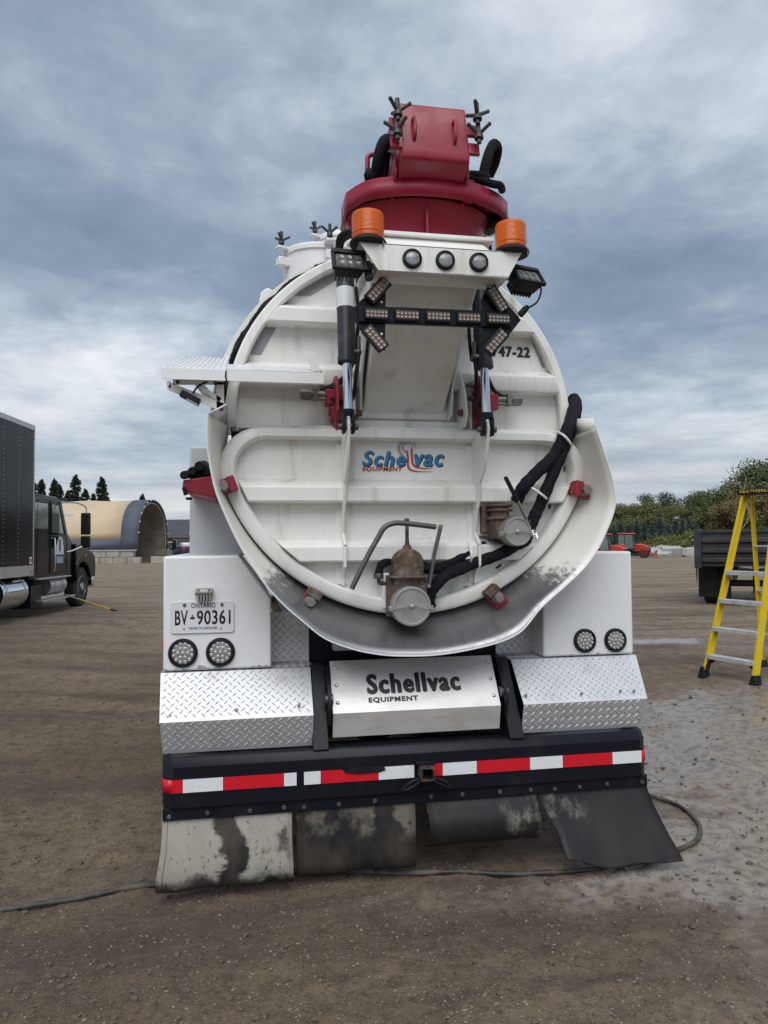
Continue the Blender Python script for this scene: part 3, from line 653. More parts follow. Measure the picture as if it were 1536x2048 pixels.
# rolled rim round the fixed head
a0, a1 = -3.0, 183.0
rim = [arc(a0, a1, 60, r_, y) for r_, y in ((.945,.41), (.945,.345), (.955,.335), (.990,.335), (1.0,.345), (1.0,.46))]
part(MB().grid(rim), 'head_rim', M_cream, head, solid=.004)
rim = [arc(a0, a1, 60, r_, y) for r_, y in ((.975,.60), (1.092,.60), (1.092,.64), (.975,.64))]
part(MB().grid(rim), 'shell_ring', M_cream, tank)
part(MB().box(-.93, .93, .28, .44, 2.352, 2.372), 'split_ledge', M_cream, head, bevel=.004)
def rib(z, h, x0, x1, ybase, dep, parent, name='rib', rr=None):
    """welded stiffener; with rr its free ends are cut to the circle of that radius"""
    pf = [(ybase+.01, z+h*.5), (ybase, z+h*.5), (ybase-dep, z+h*.14), (ybase-dep, z-h*.42), (ybase-dep+.008, z-h*.5), (ybase+.01, z-h*.5)]
    def xe(x, zz_): return x if x is not None else 0
    A = [(x0 if x0 is not None else -chord(zz_, rr), y, zz_) for y, zz_ in pf]; B = [(x1 if x1 is not None else chord(zz_, rr), y, zz_) for y, zz_ in pf]
    for q in (1, 4):                                 # weld runs along the toe of the rib
        a_, b_ = Vector(A[q]), Vector(B[q]); n = 60; a_.y = b_.y = ybase-.001
        pts_ = [a_.lerp(b_, k/n)+Vector((0, 0, .0018*math.sin(k*2.3+z*9))) for k in range(n+1)]
        part(MB().tube(pts_, [.0048+.0016*math.sin(k*1.9+z) for k in range(n+1)], 6), 'weld_bead', M_cream, parent)
    return part(MB().prism(A, B), name, M_cream, parent, bevel=.007, seg=3)
def chord(z, r_): return math.sqrt(max(r_*r_-(z-TC)**2, 0))
for z, h in ((3.012,.135), (2.672,.15)):
    rib(z, h, None, -.27, .40, .10, head, rr=.943); rib(z, h, .27, None, .40, .10, head, rr=.943)
# grey reflective strips set along the head's edge
def tape_quad(pts, Y_, parent):
    q = [P(a, c, Y_) for a, c in pts]
    part(MB().prism([(p.x, Y_-.002, p.z) for p in q], [(p.x, Y_+.003, p.z) for p in q]), 'reflective_tape', M_tapeg, parent, smooth=0)
for q in (((587,592), (619,592), (679,556), (679,536)), ((498,709), (522,709), (561,640), (539,640)), ((1056,665), (1076,665), (1102,735), (1084,735)), ((1003,592), (1026,597), (1040,615), (1025,612))):
    tape_quad(q, .398, head)
text('747-22', P(985,712,.397), (1,0,0), (0,0,1), .232, .060, M_ink, 'unit_number', head, .012, fat=.0035)
# cable bundle in the rim's channel
for k, (r_, y_) in enumerate(((1.030,.475), (1.040,.51), (1.036,.548), (1.022,.58))):
    pts = [p+Vector((0, .008*math.sin(i_*1.3+k), 0))+(p-Vector((0, p.y, TC))).normalized()*.006*math.sin(i_*.9+k*2) for i_, p in enumerate(arc(112, 181, 34, r_, y_))]
    part(MB().tube(pts, .011, 6), 'cable', M_rubber, tank)
for a in (118, 128, 140, 151, 163, 174):
    p = arc(a, a, 1, 1.035, .525)[0]; part(MB().obox(p, Vector((math.cos(R(a)),0,math.sin(R(a))))*.014, (0,.06,0), Vector((-math.sin(R(a)),0,math.cos(R(a))))*.01), 'cable_clip', M_blk, tank, bevel=.003)
part(MB().py([(-.83,3.10), (-.72,3.14), (-.70,3.27), (-.76,3.30), (-.80,3.27)], .78, .81), 'lifting_lug', M_cream, tank, bevel=.006)

# ---- discharge door: ring, plate, ribs, gussets
DR = 1.078
def dshape(r_, ztop, rc_, Y_, n=44):
    """lower half disc with rounded upper corners, as a closed loop"""
    # centre of the corner fillet, inside both circle and chord
    zc_ = ztop-rc_; xc_ = math.sqrt((r_-rc_)**2-(zc_-TC)**2); th = math.atan2(zc_-TC, xc_)
    pts = []
    for k in range(9): a = th+(math.pi/2-th)*(1-k/8.0); pts.append(Vector((xc_+rc_*math.cos(a), Y_, zc_+rc_*math.sin(a))))
    a_s, a_e = th, -math.pi-th
    for k in range(1, n): a = a_s+(a_e-a_s)*k/n; pts.append(Vector((r_*math.cos(a), Y_, TC+r_*math.sin(a))))
    for k in range(9): a = math.pi-th-(math.pi/2-th)*(k/8.0); pts.append(Vector((-xc_+rc_*math.cos(a), Y_, zc_+rc_*math.sin(a))))
    m = 12
    for k in range(1, m): pts.append(Vector((-xc_+2*xc_*k/m, Y_, ztop)))
    return pts
ztop = 2.350
loops = [dshape(DR-.085, ztop-.062, .165, .30), dshape(DR-.080, ztop-.058, .168, .215), dshape(DR-.068, ztop-.048, .178, .200), dshape(DR-.018, ztop-.012, .208, .200), dshape(DR-.004, ztop-.002, .218, .213), dshape(DR, ztop, .220, .225), dshape(DR, ztop, .220, .33)]
door = part(MB().prism(dshape(DR-.04, ztop-.03, .19, .275), dshape(DR-.04, ztop-.03, .19, .335)), 'discharge_door', M_cream)
part(MB().grid(loops, closed=True), 'door_ring', M_cream, door, smooth=50)
gk = [dshape(DR-.02, ztop-.01, .21, y) for y in (.335, .375)]
part(MB().grid(gk, closed=True), 'door_gasket', M_rubber, door)
for z, h in ((2.012,.132), (1.692,.132)): rib(z, h, None, None, .277, .095, door, rr=DR-.083)
rust = pm('rust_scab', (.075,.045,.028), .85, 0, [((.02,.016,.014), 30, .45, .6, .9)], bump=(90,.4,.004))
for px_, py_, w_, h_, sl in ((517,872,14,2.5,0), (653,874,14,2.5,0), (770,877,9,1.5,0), (1008,880,11,2.5,0), (1090,882,14,1.5,0), (461,935,2.5,12,0), (582,1132,10,4,.6), (592,1158,8,4,.6), (648,1177,9,3,.35), (1128,938,2.5,8,0), (1099,1013,4,6,-.9), (998,1132,8,4,-.6), (932,1175,8,3,-.3)):
    c = P(px_, py_, .24); w2, h2 = w_/370, h_/370; mb = MB()
    yb = .276 if py_ > 900 else .279
    c = P(px_, py_, yb)
    pts = [(c.x+math.cos(a)*w2*random.uniform(.6,1.1), c.z+math.sin(a)*h2*random.uniform(.6,1.2)+sl*math.cos(a)*w2*-.9) for a in np.linspace(0, 6.28, 13)[:-1]]
    part(mb.py(pts, yb-.0035, yb), 'rust_patch', rust, door, smooth=0)
# lift arms: shaped gusset plates carrying the cylinders' lower ends
GX = .372
for s in (-1, 1):
    x_ = s*GX
    pf = [(.02,2.405), (-.012,2.39), (-.02,2.34), (.0,2.24), (.06,2.12), (.145,2.045), (.165,1.95), (.20,1.90), (.235,1.78), (.150,1.715), (.155,1.60), (.235,1.55), (.24,1.50), (.29,1.49), (.29,2.33), (.06,2.36)]
    g_ = part(MB().px(pf, x_-.007, x_+.007), 'lift_arm', M_cream, door, bevel=.002)
    # reinforcing edge strip
    part(MB().tube([(x_, y-.002, z) for y, z in pf[2:10]], .009, 6), 'arm_edge', M_cream, g_)
    part(MB().box(x_-.035, x_+.035, .262, .279, 1.505, 2.27), 'backing_strip', M_cream, g_, bevel=.002)

# logo on the door
LY = .2725
def lp(px_, py_): q = P(px_, py_, LY); return q
def ltext(s, pa, py0, pb, py1, m, bold, shear, dy=0):
    a = lp(pa, py0); c = lp(pb, py1); text(s, (a.x, LY+dy, a.z), (1,0,0), (0,0,1), c.x-a.x, c.z-a.z, m, 'logo_lettering', door, bold, shear, fat=.0026 if m is not M_redp else .0007)
for dx, dz, m, dy in ((2, 2, M_ink, .0030), (0, 0, M_blue, 0)):
    ltext('Sche', 725+dx, 931+dz, 811+dx, 903+dz, m, .010, .25, dy); ltext('vac', 829+dx, 932+dz, 887+dx, 909+dz, m, .010, .25, dy)
ltext('EQUIPMENT', 725, 943, 805, 934, M_redp, .004, .25, -.0015)
def ribbon(pxs, w_, m, nm, Y_=LY-.001):
    pts = spline([(*lp(a, c)[:],) for a, c in pxs], 6); mb = MB(); rw = []
    for i_, p in enumerate(pts):
        tn = (pts[min(i_+1, len(pts)-1)]-pts[max(i_-1, 0)]).normalized(); nn_ = Vector((-tn.z, 0, tn.x)); k = i_/(len(pts)-1)
        ww = w_*(1 if k < .55 else 1-(k-.55)/.47)
        rw.append([Vector((p.x, Y_, p.z))+nn_*ww/2, Vector((p.x, Y_, p.z))-nn_*ww/2])
    part(mb.grid(rw), nm, m, door, solid=.002, smooth=0)
ribbon([(814,901), (816,918), (816,932), (822,940), (838,943), (866,943)], .010, M_redp, 'logo_swoosh')
ribbon([(823,897), (824,915), (826,928), (834,934), (850,937), (868,936)], .010, M_redp, 'logo_swoosh')
ribbon([(806,912), (799,903), (799,890), (808,882), (820,880), (830,888), (832,898)], .014, M_greyp, 'logo_ring')
ribbon([(812,905), (806,898), (808,889), (817,886), (825,892), (826,902)], .009, M_greyp, 'logo_ring', LY-.002)

# ---- splash collar round the door's lower half
sh_px = [(415,828), (414,870), (416,905), (428,970), (446,1020), (482,1095), (530,1168), (570,1212), (604,1241), (650,1277), (705,1298), (760,1309), (815,1312), (880,1309), (950,1297), (1005,1282), (1040,1264), (1060,1243), (1076,1222), (1098,1200), (1128,1174), (1166,1138), (1194,1100), (1215,1056), (1228,1020), (1230,992), (1222,950), (1208,905), (1191,855)]
edge = [P(a, c, -.05) for a, c in sh_px]
# mirror-average so that the sheet is true on both sides
half = []
for p in edge: half.append(p)
edge_s = spline(half, 4)
inner = []
a_in0, a_in1 = 183.5, 358.5
cum = [0.0]
for i_ in range(1, len(edge_s)): cum.append(cum[-1]+(edge_s[i_]-edge_s[i_-1]).length)
for i_ in range(len(edge_s)):
    p = edge_s[i_]; a = math.degrees(math.atan2(p.z-TC, p.x)) % 360
    if a < 90: a = a+360
    a = min(max(a, 176.0), 364.0)
    d_a = min(abs(a-180), abs(a-360)); ri = 1.072-.085*(1-float(sstep(2, 24, d_a)))
    inner.append(Vector((ri*math.cos(R(a)), .345, TC+ri*math.sin(R(a)))))
rows = []
for k in range(7):
    t_ = k/6; rows.append([inner[i_].lerp(edge_s[i_], t_)+Vector((0, -.012*math.sin(math.pi*t_), 0)) for i_ in range(len(edge_s))])
mcol = bpy.data.materials.new('worn_collar_paint'); mcol.use_nodes = True
def collar_mat(m):
    t = m.node_tree; b = t.nodes['Principled BSDF']; nn_ = t.nodes.new; k = t.links.new
    tc_ = nn_('ShaderNodeTexCoord'); sp = nn_('ShaderNodeSeparateXYZ'); k(tc_.outputs['Object'], sp.inputs[0])
    def no(scale, st, det=8):
        mp_ = nn_('ShaderNodeMapping'); mp_.inputs['Scale'].default_value = st; k(tc_.outputs['Object'], mp_.inputs[0])
        n = nn_('ShaderNodeTexNoise'); n.inputs['Scale'].default_value = scale; n.inputs['Detail'].default_value = det; n.inputs['Roughness'].default_value = .7; k(mp_.outputs[0], n.inputs['Vector']); return n.outputs[0]
    def ma(op, a, c):
        n = nn_('ShaderNodeMath'); n.operation = op
        for i_, v in enumerate((a, c)):
            if isinstance(v, (int, float)): n.inputs[i_].default_value = v
            else: k(v, n.inputs[i_])
        return n.outputs[0]
    # bare scoured metal where spoil slides off: below a ragged line
    lvl = ma('ADD', sp.outputs[2], ma('MULTIPLY', ma('SUBTRACT', no(5, (1,1,1)), .5), .20))
    lvl = ma('ADD', lvl, ma('MULTIPLY', ma('SUBTRACT', no(34, (1,.5,1)), .5), .34))
    mrn = nn_('ShaderNodeMapRange'); mrn.interpolation_type = 'SMOOTHSTEP'; k(lvl, mrn.inputs[0]); mrn.inputs[1].default_value = 1.60; mrn.inputs[2].default_value = 1.50
    mask = mrn.outputs[0]
    ro_ = nn_('ShaderNodeMapRange'); k(no(7, (3,.4,.6)), ro_.inputs[0]); ro_.inputs[1].default_value = .3; ro_.inputs[2].default_value = .7; ro_.inputs[3].default_value = .26; ro_.inputs[4].default_value = .46
    metc = nn_('ShaderNodeMix'); metc.data_type = 'RGBA'; k(no(4, (1,.3,1)), metc.inputs[0]); metc.inputs[6].default_value = (.20,.205,.215,1); metc.inputs[7].default_value = (.38,.38,.39,1)
    mx_ = nn_('ShaderNodeMix'); mx_.data_type = 'RGBA'; k(mask, mx_.inputs[0]); mx_.inputs[6].default_value = (.78,.77,.71,1); k(metc.outputs[2], mx_.inputs[7]); k(mx_.outputs[2], b.inputs['Base Color'])
    k(ma('MULTIPLY', mask, .78), b.inputs['Metallic'])
    mx2_ = nn_('ShaderNodeMix'); k(mask, mx2_.inputs[0]); mx2_.inputs[2].default_value = .35; k(ro_.outputs[0], mx2_.inputs[3]); k(mx2_.outputs[0], b.inputs['Roughness'])
    bp_ = nn_('ShaderNodeBump'); bp_.inputs['Strength'].default_value = .12; bp_.inputs['Distance'].default_value = .01; k(no(6, (1,1,1)), bp_.inputs['Height']); k(bp_.outputs[0], b.inputs['Normal'])
collar_mat(mcol)
collar = part(MB().grid(rows), 'splash_collar', mcol, solid=.006, smooth=60)
part(MB().tube([p+Vector((0,-.003,0)) for p in edge_s], .0038, 6), 'collar_edge', M_white, collar)
for s, p, q in ((-1, edge_s[0], inner[0]), (1, edge_s[-1], inner[-1])):      # folded ends at the split
    z_ = p.z
    r0_ = [p, p.lerp(q, .5), q]; r1_ = [Vector((s*.985, .02, z_+.065)), Vector((s*.985, .20, z_+.09)), Vector((s*.985, .36, z_+.09))]
    part(MB().grid([r0_, r1_]), 'collar_end', M_cream, collar, solid=.006)

# ---- red door clamps with bolts
def clamp(px_, py_, ang, m, rusty=False):
    c = P(px_, py_, .15); ca, sa = math.cos(R(ang)), math.sin(R(ang)); u_ = Vector((ca,0,sa)); v_ = Vector((-sa,0,ca))
    mb = MB().obox(c+Vector((0,.03,0))+u_*.01, u_*.062, (0,.03,0), v_*.040)
    o = part(mb, 'door_clamp', m, bevel=.006)
    part(MB().obox(c+Vector((0,.0,0))-u_*.032, u_*.022, (0,.035,0), v_*.041), 'clamp_jaw', M_rust if rusty else m, o, bevel=.006)
    h = c+Vector((0,-.012,0))+u_*.012
    part(MB().cyl(h+Vector((0,.03,0)), h+Vector((0,-.016,0)), .032, n=20), 'washer', M_zinc, o, bevel=.003)
    part(MB().cyl(h, h+Vector((0,-.045,0)), .027, n=6), 'nut', M_zinc, o, bevel=.003)
    return o
clamp(452,972,200,M_red); clamp(1163,980,-18,M_red); clamp(622,1199,240,M_red,True); clamp(990,1191,-50,M_red,True)

# ---- knife-gate outlets on the door
def outlet(px_, py_, r, yf, name):
    """round capped pipe whose cap centre shows at the pixel; yf = front of the cap"""
    c = P(px_, py_, yf); o = part(MB().lathe([(r*.86,.0), (r*.86,-.10), (r,-.105), (r,-.24)], (c.x, yf+.03, c.z), BK, 36), name, M_rust)
    part(MB().lathe([(r*.97,-.085), (r*1.03,-.08), (r*1.03,-.004), (r*.98,.002), (r*.90,.002), (r*.86,-.003), (0,-.003)], (c.x, yf, c.z), BK, 40), 'cap', M_cast, o, smooth=30)
    part(MB().lathe([(.006,0), (.013,.0), (.013,.006), (.006,.010)], (c.x, yf+.002, c.z), BK, 12), 'cap_stud', M_cast, o)
    for s in (-1, 1):
        part(MB().obox((c.x+s*r*1.02, yf+.03, c.z-.012), (.016,0,0), (0,.022,0), (0,0,.014)), 'cam_ear', M_cast, o, bevel=.004)
        a = [Vector((c.x+s*r*1.0, yf-.004, c.z-.014)), Vector((c.x+s*r*.6, yf-.012, c.z-.010)), Vector((c.x+s*r*.12, yf-.009, c.z+.0))]
        part(MB().tube(a, .0025, 6), 'cap_chain', M_chrome, o)
    return o, c
v1, c1 = outlet(824,1213,.100,.03,'bottom_outlet')
v2, c2 = outlet(1036,1063,.076,.02,'side_outlet')
# bottom valve body: flange plate, round bonnet, stem, bent lever
part(MB().box(c1.x-.125, c1.x-.088, .18, .30, c1.z-.02, c1.z+.17), 'mounting_pad', M_white, v1, bevel=.006)
part(MB().box(c1.x-.115, c1.x+.105, .115, .16, c1.z-.06, c1.z+.16), 'valve_flange', M_rust, v1, bevel=.006)
bon = [(-.082,.15), (-.082,.215)]+[(-.082*math.cos(a), .225+.075*math.sin(a)) for a in np.linspace(0, math.pi, 13)]+[(.082,.215), (.082,.15)]
part(MB().py([(c1.x+a, c1.z+c) for a, c in bon], .085, .19), 'bonnet', M_rust, v1, bevel=.012, seg=3)
part(MB().box(c1.x-.105, c1.x+.100, .075, .20, c1.z+.145, c1.z+.158), 'bonnet_rim', M_rust, v1, bevel=.003)
part(MB().lathe([(.026,0), (.022,.02), (.013,.03), (.010,.06), (.010,.145), (.014,.148), (.014,.17)], (c1.x, .135, c1.z+.292), (0,0,1), 16), 'stem', M_rust, v1)
lev = [P(a, c, .085) for a, c in ((703,1178), (735,1113), (757,1074), (768,1056), (782,1048), (800,1046), (840,1050), (872,1054))]
l1 = part(MB().tube(spline(lev, 5), .0145, 12), 'valve_lever', M_rod, v1)
lb = [P(a, c, .085) for a, c in ((882,1050), (868,1110), (858,1168))]
part(MB().bar(lb[0], lb[1], .016, .034, (0,1,0)).bar(lb[1], lb[2], .016, .032, (0,1,0)), 'lever_link', M_rod, v1, bevel=.002)
bolt(P(879,1055,.07), BK, .011, .016, v1); bolt(P(857,1172,.075), BK, .011, .016, v1)
for dx in (-.07, .07): bolt((c1.x+dx, .113, c1.z+.12), BK, .010, .010, v1, M_rust)
# side valve body
part(MB().box(c2.x-.165, c2.x-.06, .235, .282, c2.z-.02, c2.z+.165), 'mounting_pad', M_white, v2, bevel=.008)
part(MB().box(c2.x-.145, c2.x-.05, .185, .237, c2.z-.005, c2.z+.145), 'valve_flange', M_rust, v2, bevel=.008)
part(MB().cyl((c2.x-.055, .16, c2.z-.04), (c2.x-.055, .16, c2.z+.145), .062, .052, 24), 'valve_body', M_rust, v2, bevel=.006)
for z_ in (.075, .12, .145): part(MB().lathe([(.03,-.007), (.072,-.007), (.075,0), (.072,.007), (.03,.007)], (c2.x-.055, .16, c2.z+z_), (0,0,1), 28), 'body_rib', M_rust, v2)
ha, hb, hc = P(1010,953,.06), P(1037,1005,.06), P(1055,1044,.065)
hd = part(MB().bar(ha, hb, .022, .026, (0,1,0)), 'valve_handle', M_blk, v2, bevel=.010, seg=3)
part(MB().bar(hb.lerp(ha, .05), hc, .010, .026, (0,1,0)), 'handle_shank', M_zinc, hd, bevel=.002)
bolt(hc+Vector((0,-.006,0)), BK, .014, .012, v2, M_rust)
for a in range(3):
    c = c2+Vector((.085+a*.004, -.012, -.006-.01*a)); part(MB().tube([c+Vector((math.cos(q)*.014, math.sin(q*2)*.004, math.sin(q)*.014)) for q in np.linspace(0, 6.28, 13)[:-1]], .0018, 5, True), 'cap_ring', M_chrome, v2)

# ---- black sleeved hoses down the door
def hose(pxs, r, nm='sleeved_hose', m=None, parent=T, k=6, wob=.0022):
    pts = spline([P(a, c, y) for a, c, y in pxs], k)
    rs = [r*(1+.05*math.sin(i_*2.1)+.04*math.sin(i_*.77)) for i_ in range(len(pts))]
    return part(MB().tube(pts, rs, 12), nm, m or M_fabric, parent)
hose([(1146,797,.45), (1150,806,.40), (1143,835,.25), (1130,870,.14), (1106,914,.13), (1073,946,.12), (1046,976,.12), (1034,1000,.16)], .036)
hose([(1152,802,.50), (1152,830,.36), (1136,876,.20), (1122,910,.14), (1096,972,.13), (1080,1010,.14), (1066,1040,.14), (1052,1078,.16), (1028,1092,.17), (1000,1108,.18), (960,1122,.19), (925,1136,.17), (890,1152,.15), (868,1175,.15), (858,1196,.17), (860,1212,.19)], .033)
hose([(968,1092,.22), (940,1104,.21), (905,1124,.20), (880,1137,.20), (850,1136,.22), (838,1130,.24)], .030)
hose([(800,1124,.23), (780,1122,.20), (763,1130,.18), (757,1148,.18)], .022)
for px_, py_, y_ in ((757,1152,.18), (968,1092,.22)):
    c = P(px_, py_, y_); part(MB().lathe([(.026,-.014), (.028,-.010), (.028,.010), (.026,.014)], c, (0,0,1) if px_ < 900 else (1,0,.25), 16), 'hose_clamp', M_rod)
part(MB().tube([P(757,1158,.18), P(759,1166,.18), P(770,1167,.19)], .013, 10), 'hose_barb', M_rust)
part(MB().tube([P(968,1092,.22), P(977,1088,.22), P(978,1080,.24)], .011, 10), 'hose_barb', M_zinc)
for q in (((1113,864,.26), (1120,866,.12), (1132,875,.075), (1143,890,.10), (1140,893,.24)), ((1056,972,.26), (1060,974,.12), (1074,982,.075), (1092,996,.09), (1094,1000,.25)), ((934,1080,.25), (941,1096,.14), (943,1116,.12), (938,1130,.22))):
    part(MB().tube(spline([P(*a) for a in q], 5), .0068, 8), 'hose_hook', M_white, door)

# ---- lift cylinders
for s, px_ in ((-1, 694), (1, 967)):
    xt, xb = s*.372, s*.372
    top, mid_, bot = Vector((xt, .10, 3.13)), Vector((xt, .035, 2.665)), Vector((xb, .005, 2.36))
    ax = (bot-top).normalized()
    cy = part(MB().tube([top, mid_-ax*.03, mid_-ax*.028, mid_], [.047,.047,.050,.050], 24), 'lift_cylinder', M_cylg)
    part(MB().cyl(mid_, bot, .0235, n=20), 'piston_rod', M_chrome, cy)
    part(MB().tube([top+ax*.06, top+ax*.17], [.0500,.0500], 24), 'white_sleeve', M_tapew, cy) if s < 0 else None
    part(MB().cyl(bot+Vector((0,0,.02)), bot+Vector((0,0,.055)), .034, n=16), 'rod_collar', M_black, cy, bevel=.004)
    for e_ in (-1, 1):
        part(MB().obox(bot+Vector((e_*.024,-.004,-.02)), (.0085,0,0), (0,.030,0), (0,0,.052)), 'clevis_cheek', M_black, cy, bevel=.008)
    part(MB().cyl(bot+Vector((-.052,0,-.035)), bot+Vector((.052,0,-.035)), .017, n=14), 'clevis_pin', M_rod, cy, bevel=.003)
    # port, fitting and hose to the valve
    port = mid_+Vector((.06,-.01,.055)) if s < 0 else mid_+Vector((-.06,-.01,.055))
    part(MB().tube([mid_+Vector((0,-.01,.055)), port], .014, 8).tube([port, port+Vector((0,-.005,.08))], .011, 8).ball(port, .018, 6), 'port_fitting', M_rod, cy)
    hpts = spline([port+Vector((0,-.005,.0)), port+Vector((.012*s,.0,-.10)), port+Vector((.03*s,.08,-.24)), Vector((s*.43,.26,2.52))], 6)
    part(MB().tube(hpts, .011, 8), 'hydraulic_hose', M_rubber, cy)
    part(MB().tube(spline([top+Vector((-s*.055,-.02,-.05)), top+Vector((-s*.07,-.02,-.22)), top+Vector((-s*.05,0,-.40)), port], 5), .010, 8), 'hydraulic_hose', M_rubber, cy)
# ---- red valve blocks with steel fittings
for s, bx, px_, py_ in ((-1, (652,690,779,808), 600, 790), (1, (970,997,788,818), 1043, 803)):
    a, c = P(bx[0], bx[3], .25), P(bx[1], bx[2], .25)
    vb = part(MB().box(a.x, c.x, .25, .35, a.z, c.z), 'valve_block', M_red, bevel=.004)
    xe = P(px_, py_, .29).x; zc_ = P(px_, py_, .29).z; xi_ = a.x if s < 0 else c.x
    part(MB().cyl((xi_, .29, zc_+.006), (xe-s*.05, .29, zc_+.006), .020, n=12).cyl((xe-s*.06, .29, zc_+.006), (xe, .29, zc_+.006), .027, n=6).cyl((xi_, .285, zc_-.018), (xe-s*.01, .285, zc_-.018), .011, n=10).box(min(xe-s*.07, xe-s*.095), max(xe-s*.07, xe-s*.095), .258, .32, zc_-.028, zc_+.04), 'steel_fitting', M_zinc, vb, bevel=.002)
    # hinge plate behind the rod
    px0 = 684 if s < 0 else 958
    hpz = [P(px0, k, .22).z for k in (752, 862)]
    part(MB().px([(.16,hpz[0]-.05), (.22,hpz[0]), (.36,hpz[0]), (.36,hpz[1]), (.20,hpz[1]), (.14,hpz[1]+.10)], s*.408-.008, s*.408+.008), 'hinge_plate', M_red, vb, bevel=.003)
    if s < 0:
        a, c = P(663,840,.24), P(690,812,.24); part(MB().box(a.x, c.x, .24, .36, a.z, c.z), 'lower_block', M_red, vb, bevel=.005)
        bolt(P(664,825,.28), (-1,0,0), .02, .02, vb, M_red)
    for py2, r_ in ((776,.017), (803,.017), (832,.026)):
        pb = P(716 if s < 0 else (940 if r_ < .02 else 924), py2-6, .25)
        if s < 0 and r_ < .02: continue
        part(MB().cyl(pb+Vector((s*.03,0,0)), pb, r_, n=12).cyl(pb, pb-Vector((s*.022,0,0)), r_*.72, n=6), 'pivot_bolt', M_rod if r_ < .02 else M_rust, vb, bevel=.002)
    # inner white hinge web
    part(MB().px([(.22,2.37), (.17,2.43), (.20,2.56), (.30,2.70), (.40,2.75), (.40,2.37)], s*.315-.006, s*.315+.006), 'hinge_web', M_cream, head, bevel=.002)
for k in range(2):
    part(MB().tube(spline([P(640,779+k*4,.30), P(665,770+k*4,.28), P(690,752+k*5,.26), P(705,728,.25)], 5), .011, 8), 'hydraulic_hose', M_rubber)
    part(MB().tube(spline([P(1015,796+k*3,.30), P(990,783,.28), P(968,752-k*14,.24), P(950,715-k*10,.2)], 5), .010, 8), 'hydraulic_hose', M_rubber)

# ---- inlet duct from boom pedestal down into the head
dp = [(.42,2.44), (.335,2.500), (.315,2.53), (-.10,2.845), (-.28,2.975), (-.32,3.02), (-.32,3.14), (.42,3.14)]
duct = part(MB().px(dp, -.236, .236), 'inlet_duct', M_cream, bevel=.010, seg=3)
fz0, fz1 = P(800,838,.36).z, P(800,640,.36).z
rc = .05; x0, x1 = -.315, .290
cor = [(x0+rc, fz0+rc, 180), (x1-rc, fz0+rc, 270), (x1-rc, fz1, 0), (x0+rc, fz1, 90)]
part(MB().py([(cx+rc*math.cos(R(a+k*22.5)), cz+rc*math.sin(R(a+k*22.5))) for cx, cz, a in cor for k in range(5)], .378, .41), 'duct_flange', M_cream, duct, bevel=.010, seg=3)
part(MB().box(-.40, .385, .355, .41, 2.372, fz0-.012), 'hinge_beam', M_cream, head, bevel=.004)
for s in (-1, 1):
    part(MB().px([(-.13,2.83), (-.20,2.84), (-.215,2.96), (-.16,2.975), (-.13,2.90)], s*.175-.045, s*.175+.045), 'board_bracket', M_cream, duct, bevel=.008)
    part(MB().px([(.42,2.40), (.42,3.1), (-.10,3.1), (-.06,3.02), (.26,2.62), (.30,2.45)], s*.262-.006, s*.262+.006), 'duct_cheek', M_cream, duct, bevel=.003)
# boom pedestal
ped = part(MB().prism([(-.30,-.36,3.13), (.30,-.36,3.13), (.30,.40,3.13), (-.30,.40,3.13)], [(-.26,-.30,3.205), (.26,-.30,3.205), (.26,.40,3.205), (-.26,.40,3.205)]), 'boom_pedestal', M_cream, bevel=.012, seg=3)
part(MB().box(-.31, .31, -.33, .42, 3.203, 3.222), 'top_plate', M_cream, ped, bevel=.003)
part(MB().px([(.42,3.0), (.42,3.28), (1.0,3.28), (1.0,3.3)], -.26, .26) if False else MB().box(-.24, .24, .40, 1.05, 3.05, 3.20), 'duct_elbow', M_cream, ped, bevel=.02)
# ---- light bar
zt, zb = 3.083, 2.958
lbp = [(-.385,zt), (.385,zt), (.318,zb+.004), (-.300,zb)]
bar_o = part(MB().py(lbp, -.505, -.500), 'light_bar', M_cream, bevel=.0015)
part(MB().prism([(-.385,-.505,zt), (.385,-.505,zt), (.385,-.33,zt), (-.385,-.33,zt)], [(-.385,-.505,zt-.005), (.385,-.505,zt-.005), (.385,-.33,zt-.005), (-.385,-.33,zt-.005)]), 'bar_top', M_cream, bar_o)
part(MB().box(-.30, .318, -.502, -.34, zb, zb+.005), 'bar_floor', M_cream, bar_o)
part(MB().box(-.30, -.20, -.36, -.30, 2.97, 3.14).box(.20, .30, -.36, -.30, 2.97, 3.14), 'bar_bracket', M_cream, bar_o, bevel=.004)
for px_, py_ in ((824,518), (890,521.5), (957,525.5)): lamp(px_, py_, -.505, .0455, bar_o, 1, nm='marker_lamp')
for s in (-1, 1):
    cx_ = -.338 if s < 0 else .350; cy_ = -.455
    bz = zt+.002
    be = part(MB().lathe([(.0,.0), (.082,.0), (.087,.010), (.082,.020), (.072,.028)], (cx_, cy_, bz), (0,0,1), 36), 'beacon', M_rubber)
    part(MB().lathe([(.070,.026), (.0735,.032), (.0735,.046), (.0712,.048)]+[(.0735+.0009*(k % 2), .050+.0042*k) for k in range(20)]+[(.0735,.138), (.070,.148), (.060,.153), (.0,.155)], (cx_, cy_, bz), (0,0,1), 48), 'amber_dome', M_amber, be)
    part(MB().lathe([(.045,.02), (.045,.05), (.03,.06), (.03,.11), (0,.115)], (cx_, cy_, bz), (0,0,1), 20), 'beacon_core', M_rod, be)
    part(MB().cyl((cx_+.06, cy_-.06, bz-.02), (cx_+.06, cy_-.06, bz+.004), .004, n=8), 'beacon_screw', M_rod, be)
